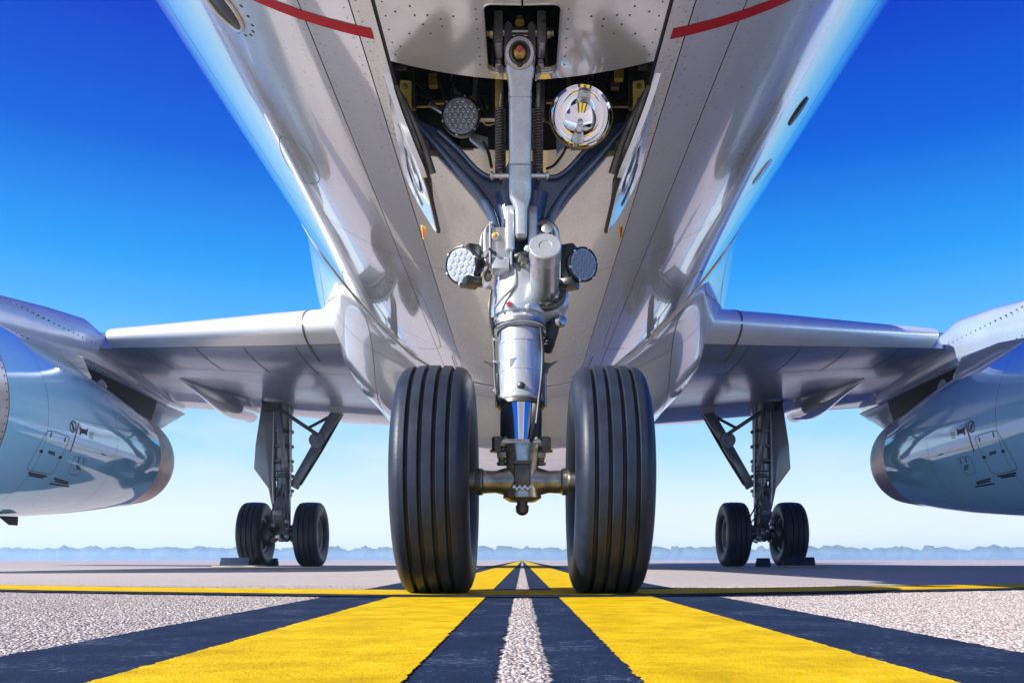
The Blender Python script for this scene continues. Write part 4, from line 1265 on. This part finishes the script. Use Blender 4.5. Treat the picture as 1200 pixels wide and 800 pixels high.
b = MB(); b.box(lpt(589, 287, .113), (.034, .002, .02), None); ng('data_plate', b, M['chrome'])
b = MB(); b.lathe([(.006, 0), (.006, .014), (0, .016)], lpt(580, 297, .112), (0, -1, -.2), 10); b.tube(lpt(580, 297, .115), lpt(573, 291, .13), .004); ng('toggle', b, M['black'])
b = MB(); b.lathe([(.012, 0), (.012, .006), (0, .006)], lpt(597, 357.5, .108), LN, 16); ng('cap_ring', b, M['alu'])
b = MB(); b.lathe([(.0075, .004), (.0075, .012), (0, .013)], lpt(597, 357.5, .108), LN, 12); ng('red_indicator', b, M['red_cap'])
b = MB(); b.lathe([(.010, -.02), (.010, .008), (.006, .011), (0, .011)], lpt(619, 360, .115), LN, 14); ng('housing_plug', b, M['gear_white'])
b = MB(); b.path([lpt(575, 268, .02), lpt(566, 275, .03), lpt(564, 295, .03), lpt(567, 312, .03), lpt(574, 320, .04)], .007, 8); b.path([lpt(578, 262, .03), lpt(570, 268, .05), lpt(568, 285, .05), lpt(570, 330, .05), lpt(576, 338, .05)], .006, 8); ng('hydraulic_hose', b, M['gear_grey'])
b = MB(); b.path([lpt(570, 300, .04), lpt(565, 306, .06), lpt(572, 312, .07), lpt(568, 322, .06), lpt(572, 334, .05)], .005, 8); ng('cable', b, M['hose'])
for k in range(5):
    b = MB(); q = lpt(569 + (k % 2) * 4, 298 + k * 9, .06); b.lathe([(.008, -.012), (.010, -.006), (.010, .006), (.008, .012), (0, .012)], q, (.4, -.3, 1), 6); ng('hose_union', b, M['steel'] if k % 2 else M['alu'])
for k, (x0, pts, rr, mm) in enumerate((
        (0, [(577, 372, .05), (578, 392, .03), (579.5, 420, .03), (580, 446, .03), (583, 470, .05)], .0045, 'hose'),
        (0, [(634, 384, .085), (636, 410, .07), (635, 440, .07), (632, 466, .085), (628, 500, .09), (622, 517, .10)], .006, 'hose'),
        (0, [(600, 300, .08), (604, 316, .10), (603, 334, .106), (590, 348, .108), (580, 360, .10)], .0045, 'gear_grey'),
        (0, [(576, 340, .06), (574, 356, .07), (574, 374, .06), (577, 392, .05)], .006, 'steel'))):
    b = MB(); b.path([lpt(*q) for q in pts], rr, 8); ng('hydraulic_line', b, M[mm])
for py in (398, 424, 458):
    b = MB(); b.box(lpt(580.5, py, .035), (.016, .012, .010), None, .002); ng('line_clip', b, M['alu'])
b = MB(); b.box(lpt(604, 424, .0785), (.045, .003, .03), None, .001); ng('data_plate', b, M['alu'])
# steering motor on the right
m0, m1 = lpt(638, 343, .06), P(639, 290, 2.80)
mdir = (m1 - m0).normalized(); ml = (m1 - m0).length
b = MB(); b.lathe([(.050, -.02), (.050, ml - .01), (.053, ml - .008), (.053, ml + .004), (.050, ml + .008), (.024, ml + .0085), (.023, ml + .006), (0, ml + .006)], m0, mdir, 40); ng('steering_motor', b, M['alu'])
b = MB(); b.lathe([(.0515, ml - .045), (.0535, ml - .04), (.0535, ml + .006), (.050, ml + .010), (.022, ml + .0105), (.021, ml + .008), (0, ml + .008)], m0, mdir, 40); ng('motor_cap', b, M['gear_white'])
b = MB(); b.lathe([(.052, .0), (.070, .0), (.076, .006), (.076, .022), (.070, .028), (.052, .028)], m0 - mdir * .015, mdir, 40, True); ng('motor_flange', b, M['steel'])
b = MB()
uu, vv, aa = frame(mdir)
for k in range(14):
    a = 2 * math.pi * k / 14
    b.lathe([(.0085, .008), (.0085, .022), (0, .023)], m0 + (uu * math.cos(a) + vv * math.sin(a)) * .064, mdir, 6)
ng('flange_bolts', b, M['mlg_dark'])
b = MB(); b.lathe([(.03, -.12), (.082, -.09), (.088, -.05), (.086, -.02), (.08, -.008), (.05, -.006)], m0, mdir, 36); ng('motor_housing', b, M['gear_white'])
b = MB(); b.loft([(lpt(648, 372, .0), (.035, 0, 0), (0, .06, 0)), (lpt(646, 352, .02), (.05, 0, 0), (0, .07, 0)), (lpt(640, 330, .0), (.05, 0, 0), (0, .06, 0))], 20, 2.4); ng('gear_case', b, M['gear_white'])
b = MB(); b.path([lpt(634, 276, .1), lpt(630, 266, .06), lpt(640, 262, .04), lpt(650, 268, .04), lpt(653, 285, .02)], .012, 10); b.lathe([(.020, 0), (.020, .02), (.014, .024), (0, .024)], lpt(641, 271, .12), (0, -1, .2), 14); ng('motor_pipe', b, M['alu'])
b = MB(); b.path([lpt(650, 376, .03), lpt(648, 388, .04), lpt(644, 400, .03), lpt(641, 410, .0)], [.020] * 30, 12); ng('flexible_hose', b, M['hose'])
b = MB()
for k in range(9): b.lathe([(.0200, -.003), (.0228, -.0015), (.0228, .0015), (.0200, .003)], lpt(649.2 - k * .8, 379 + k * 3.2, .035), (-.1, 0, -1), 14, True)
ng('hose_ribs', b, M['black'])
b = MB(); b.lathe([(.022, -.02), (.022, .012), (.015, .018), (.015, .030), (0, .032)], lpt(655, 378, .04), (.5, -1, .1), 18); ng('drain_plug', b, M['grease'])
b = MB(); b.path([lpt(600, 302, .09), lpt(608, 300, .11), lpt(616, 298, .10), lpt(624, 294, .09)], [.012] * 20, 10); b.box(lpt(613, 306, .12), (.035, .03, .03), Matrix.Rotation(.4, 3, 'Y'), .006); b.lathe([(.012, 0), (.012, .02), (0, .02)], lpt(613, 311, .13), (0.3, -1, -.4), 6); ng('linkage', b, M['steel'])
b = MB(); b.path([lpt(617, 294, .1), lpt(622, 288, .11), lpt(627, 292, .1)], [.014] * 12, 10); ng('linkage_eye', b, M['gear_white'])

# -- lamps on the leg
def led(c, axis, R, n_r, lens_m, name, body=True):
    Lm = MB(); u, v, a = frame(axis)
    Lm.lathe([(R * .9, -.055), (R * 1.06, -.02), (R * 1.10, -.004), (R * 1.10, .004), (R * 1.03, .006), (R, .001), (0, .001)], c, a, 32)
    O = Lm.build(name, M['black'], AIR, 35)
    b = MB(); b.lathe([(R * .99, .002), (R * .97, .004), (0, .004)], c, a, 32); b.build('lens', lens_m, O)
    b = MB(); st = R * .40 if n_r == 2 else R * .31
    for i in range(-4, 5):
        for j in range(-4, 5):
            x = (i + .5 * (j % 2)) * st; y = j * st * .866
            if math.hypot(x, y) < R * .86:
                q = Vector(c) + u * x + v * y
                b.lathe([(st * .47, .003), (st * .42, .006), (st * .24, .008), (st * .12, .0075), (0, .006)], q, a, 12)
    b.build('led_lenslets', lens_m, O)['kind'] = 'stuff'
    for k in range(6):
        t = 2 * math.pi * k / 6 + .3
        b = MB(); b.lathe([(.004, .004), (.004, .009), (0, .010)], Vector(c) + (u * math.cos(t) + v * math.sin(t)) * R * 1.06, a, 8); b.build('bezel_screw', M['alu'], O)
    return O
T1 = led(lpt(541, 311, .05), (-.55, -1, -.25), .060, 2, M['led'], 'taxi_light')
b = MB(); b.box(lpt(553, 311, .02), (.05, .06, .14), Matrix.Rotation(R_(25), 3, 'Z'), .008); b.box(lpt(552, 331, .03), (.06, .07, .028), Matrix.Rotation(R_(25), 3, 'Z'), .004); b.build('lamp_housing', M['black'], T1)
b = MB(); b.tube(lpt(560, 296, .03), lpt(580, 300, .03), .009); b.tube(lpt(560, 334, .03), lpt(576, 337, .04), .006); b.build('lamp_bracket', M['steel'], T1)
T2 = led(lpt(683, 310, .05), (.55, -1, -.15), .055, 2, M['led_shaded'], 'taxi_light')
b = MB(); b.box(lpt(668, 313, .02), (.05, .07, .15), Matrix.Rotation(R_(-25), 3, 'Z'), .008); b.box(lpt(667, 333, .03), (.05, .07, .03), Matrix.Rotation(R_(-25), 3, 'Z'), .004); b.build('lamp_housing', M['black'], T2)
b = MB(); b.tube(lpt(652, 300, .02), lpt(668, 300, .02), .009); b.build('lamp_bracket', M['steel'], T2)
T3 = led(P(540, 136, 3.16), (0, -1, -.10), .066, 3, M['led'], 'takeoff_light')
b = MB(); b.tube(P(520, 132, 3.2), P(504, 122, 3.25), .010); b.build('lamp_bracket', M['alu'], T3)
b = MB(); b.tube(P(552, 140, 3.2), P(580, 140, 3.2), .008); b.build('lamp_bracket', M['alu'], T3)
# big landing lamp
lc = P(681, 136, 2.99); la = Vector((0.0, -1, -.04)).normalized()
b = MB(); b.lathe([(.100, .004), (.109, .004), (.112, -.002), (.110, -.012), (.104, -.03), (.085, -.07), (.045, -.10), (0, -.105)], lc, la, 48); LL = b.build('landing_light', M['primer'], AIR, 40)
b = MB(); b.lathe([(.098, .002), (.105, .009), (.109, .004), (.106, -.006)], lc, la, 48, True); b.build('bezel', M['chrome'], LL)
b = MB(); b.lathe([(.012, -.092)] + [(.099 * math.sin(a), .001 - .093 * math.cos(a)) for a in lin(.25, 1.57, 16)], lc, la, 48); b.build('reflector', M['reflector'], LL)
b = MB(); b.lathe([(.098, .002), (.07, .008), (.035, .012), (0, .013)], lc, la, 40); b.build('glass', M['glass'], LL)
b = MB(); b.tube(lc + la * -.088, lc + la * -.045, .012, seg=14); b.lathe([(.012, -.045), (.010, -.032), (0, -.028)], lc, la, 14); b.build('bulb', M['alu'], LL)
b = MB(); b.path([P(664, 160, 3.12), P(662, 176, 3.14), P(650, 193, 3.16), P(640, 198, 3.16)], .005, 8); b.build('lamp_cable', M['hose'], LL)
b = MB(); b.path([P(566, 166, 3.2), P(572, 178, 3.2), P(576, 196, 3.18)], .006, 8); b.build('brake_hose', M['hose'], BAY)

# -- main gear
mshare = {'rim_mat': M['gear_grey']}
MX, MD, MR = 4.36, 15.6, .59
for s in (-1, 1):
    def Q(px, py, dd=0.0):
        p = P(px, py, MD + dd)
        return p if s < 0 else Vector((-p.x, p.y, p.z))
    b = MB()
    b.lathe([(0, .0), (.10, 0), (.125, .02), (.125, .55), (.15, .56), (.15, .66), (.125, .67), (.13, 1.0), (.165, 1.02), (.165, 1.14), (.14, 1.16), (.145, 2.05), (.17, 2.1), (.17, 2.3), (0, 2.3)], Vector((s * MX, MD, .72)), (0, .02, 1), 24)
    G = b.build('main_gear', M['mlg_metal'], AIR, 35)
    def mg(name, b, m): return b.build(name, m, G)
    b = MB(); b.tube((s * MX, MD, .45), (s * MX, MD, 1.0), .095, seg=20); mg('piston', b, M['chrome'])
    b = MB(); b.tube((s * MX - .55, MD, MR), (s * MX + .55, MD, MR), .085); b.box((s * MX, MD, .62), (.30, .30, .30), None, .05); mg('axle', b, M['mlg_dark'])
    for t in (-1, 1):
        b = MB(); b.lathe([(.20, 0), (.22, .03), (.22, .14), (.16, .17), (.10, .2)], (s * MX + t * .20, MD, MR), (t, 0, 0), 24); mg('brake_unit', b, M['mlg_dark'])
        for k in range(8):
            a = 2 * math.pi * k / 8
            b = MB(); b.tube((s * MX + t * .16, MD + .16 * math.cos(a), MR + .16 * math.sin(a)), (s * MX + t * .30, MD + .16 * math.cos(a), MR + .16 * math.sin(a)), .035, seg=10); mg('brake_piston', b, M['mlg_metal'])
    for k in range(7):
        b = MB(); xx = s * MX + random.uniform(-.2, .2); b.path([(xx, MD - .17, .62 + .1 * random.random()), (xx + random.uniform(-.1, .1), MD - .24, .8), (s * MX + random.uniform(-.14, .14), MD - .2, 1.0 + .2 * random.random()), (s * MX + random.uniform(-.1, .1), MD - .17, 1.5)], .013, 6); mg('brake_hose', b, M['hose'] if k % 2 else M['mlg_metal'])
    for k in range(8):
        b = MB(); b.box((s * MX + random.uniform(-.22, .22), MD - .2 - .06 * random.random(), random.uniform(.45, .85)), (.09, .06, .07), Matrix.Rotation(random.uniform(-.6, .6), 3, 'Y'), .012); mg('valve_block', b, (M['mlg_dark'], M['mlg_metal'], M['alu'])[k % 3])
    for k in range(5):
        b = MB(); b.lathe([(.16, 0), (.185, .01), (.185, .05), (.16, .06)], Vector((s * MX, MD, 1.35 + k * .27)), (0, 0, 1), 20, True); mg('pipe_clamp', b, M['mlg_dark'])
    for k in (-1, 1):
        b = MB(); b.path([(s * MX + k * .13, MD - .12, .95), (s * MX + k * .16, MD - .13, 1.6), (s * MX + k * .14, MD - .12, 2.9)], .016, 8); mg('hydraulic_pipe', b, M['alu'])
    # torque links
    b = MB(); b.prism([Vector((s * MX - .09, MD - .12 - y, z)) for y, z in ((0, .66), (.28, .92), (.30, 1.0), (.22, .98), (0, .78))], (.18, 0, 0), .015)
    b.prism([Vector((s * MX - .08, MD - .12 - y, z)) for y, z in ((0, 1.36), (.29, 1.0), (.22, .96), (0, 1.22))], (.16, 0, 0), .015); mg('torque_link', b, M['mlg_metal'])
    # leg door
    b = MB(); dp = [(306, 474), (321, 468), (324, 490), (322, 530), (321, 566), (325, 590), (319, 597), (314, 572), (297, 549), (299, 520)]
    b.prism([Q(x, y, -.05 - (y - 470) * .0004) for x, y in dp], (s * -.02, .10, 0), .02); mg('leg_door', b, M['leg_door'])
    b = MB(); b.tube(Q(309, 472, -.1), Q(320, 470, -.1), .16, seg=16); mg('door_hinge_fairing', b, M['dark'])
    for py in (490, 562):
        b = MB(); b.bar(Q(314, py, -.02), Q(332, py, -.02), .05, .05, .01); mg('door_strut', b, M['mlg_dark'])
    # side stay and lock links
    b = MB(); b.bar(Q(398, 478, .1), Q(371, 524, .05), .20, .12, .02); mg('side_stay_upper', b, M['mlg_metal'])
    b = MB(); b.bar(Q(373, 520, .0), Q(344, 571, -.05), .17, .12, .02); mg('side_stay_lower', b, M['mlg_metal'])
    b = MB(); b.path([Q(403, 482, .15), Q(378, 526, .0), Q(352, 568, -.1)], .022, 8); mg('stay_pipe', b, M['hose'])
    b = MB(); b.lathe([(.14, -.08), (.14, .08), (0, .08)], Q(372, 516, .0), (0, -1, 0), 18); b.lathe([(.05, .08), (.05, .12), (0, .12)], Q(372, 516, .0), (0, -1, 0), 12); mg('stay_knuckle', b, M['mlg_metal'])
    b = MB(); b.bar(Q(324, 477, -.2), Q(372, 509, -.08), .07, .06, .012); mg('lock_link', b, M['mlg_dark'])
    b = MB(); b.bar(Q(360, 502, -.1), Q(390, 486, .1), .05, .05, .012); mg('lock_link', b, M['mlg_dark'])
    b = MB(); b.bar(Q(324, 476, -.2), Q(335, 548, -.18), .10, .07, .012); mg('actuator', b, M['mlg_metal'])
    b = MB(); b.lathe([(.08, -.05), (.08, .05), (0, .05)], Q(322, 477, -.22), (0, -1, 0), 14); mg('actuator_eye', b, M['mlg_dark'])
    b = MB(); b.path([Q(318, 478, .1), Q(352, 472, .2), Q(390, 478, .2), Q(404, 480, .2)], .03, 8); mg('bay_edge_pipe', b, M['dark'])
    # gear well lip and hanging fairing piece above the leg
    b = MB(); b.loft([(Q(x, y, -.6), (0, w, 0), (0, 0, h)) for x, y, w, h in ((310, 468, .05, .03), (318, 464, .2, .10), (334, 458, .4, .16), (354, 454, .5, .17), (370, 455, .4, .12), (382, 458, .1, .04))], 18, 2.3); mg('well_fairing', b, M['pylon'])
    for t in (-1, 1):
        wheel('main_wheel', (s * MX + t * .505, MD, MR - .006), MR, .44, (-.42, 0.0, .42), .30, 1, mshare)

# ------------------------------------------------------------------ wheel chocks
def chock(c, L, W, H, rz, label, rope=True):
    c = Vector(c); m = Matrix.Rotation(rz, 3, 'Z')
    ring = [Vector((0, y, z)) for y, z in ((-W / 2, 0), (-W / 2, H * .18), (-W * .15, H), (W * .15, H), (W / 2, H * .18), (W / 2, 0))]
    b = MB(); b.prism([c + m @ (p + Vector((-L / 2, 0, .004))) for p in ring], m @ Vector((L, 0, 0)), .008)
    o = b.build('wheel_chock', M['chock'], None, 30, origin=c)
    tag(o, label, 'wheel chock', 'wheel chocks at the main gear')
    e = MB()
    for t in (-1, 1): e.tube(c + m @ Vector((t * (L / 2 - .012), 0, H * .45)), c + m @ Vector((t * (L / 2 + .018), 0, H * .45)), .022, seg=12)
    e.build('rope_eye', M['steel'], o)
    if rope:
        e = MB(); e.path([c + m @ Vector((x, y, .012)) for x, y in ((-L / 2 - .02, -.02), (-L / 2 - .10, -.16), (-.05, -W / 2 - .12), (L * .4, -W / 2 - .06), (L * .8, -W / 2 - .10), (L * 1.0, -.02))], .011, 8)
        e.build('rope', M['rope'], o)
chock((-4.99, 14.86, 0), .50, .20, .155, .03, 'blue-grey wheel chock against the outer left main wheel')
chock((-4.80, 16.32, 0), .24, .2, .15, .05, 'wheel chock behind the outer left main wheel, mostly hidden', False)
chock((4.81, 14.84, 0), .52, .20, .165, -.03, 'larger dark chock in front of the outer right main wheel')
chock((4.22, 14.95, 0), .22, .20, .15, .02, 'small dark chock between the two right main wheels', False)

# ------------------------------------------------------------------ haze
HAZE = 0.00085
b = MB(); b.box((0, 1230, 5.8), (4800, 2600, 13.6))
hm = bpy.data.materials.new('pale_air'); hm.use_nodes = True
hn = hm.node_tree.nodes; hl = hm.node_tree.links
hn.clear()
ho = hn.new('ShaderNodeOutputMaterial'); hv = hn.new('ShaderNodeVolumePrincipled')
hv.inputs['Color'].default_value = (0.52, 0.78, 1.0, 1); hv.inputs['Density'].default_value = HAZE
hv.inputs['Anisotropy'].default_value = 0.2
hl.new(hv.outputs[0], ho.inputs['Volume'])
hz = b.build('haze', hm, None, None)
hz['kind'] = 'stuff'
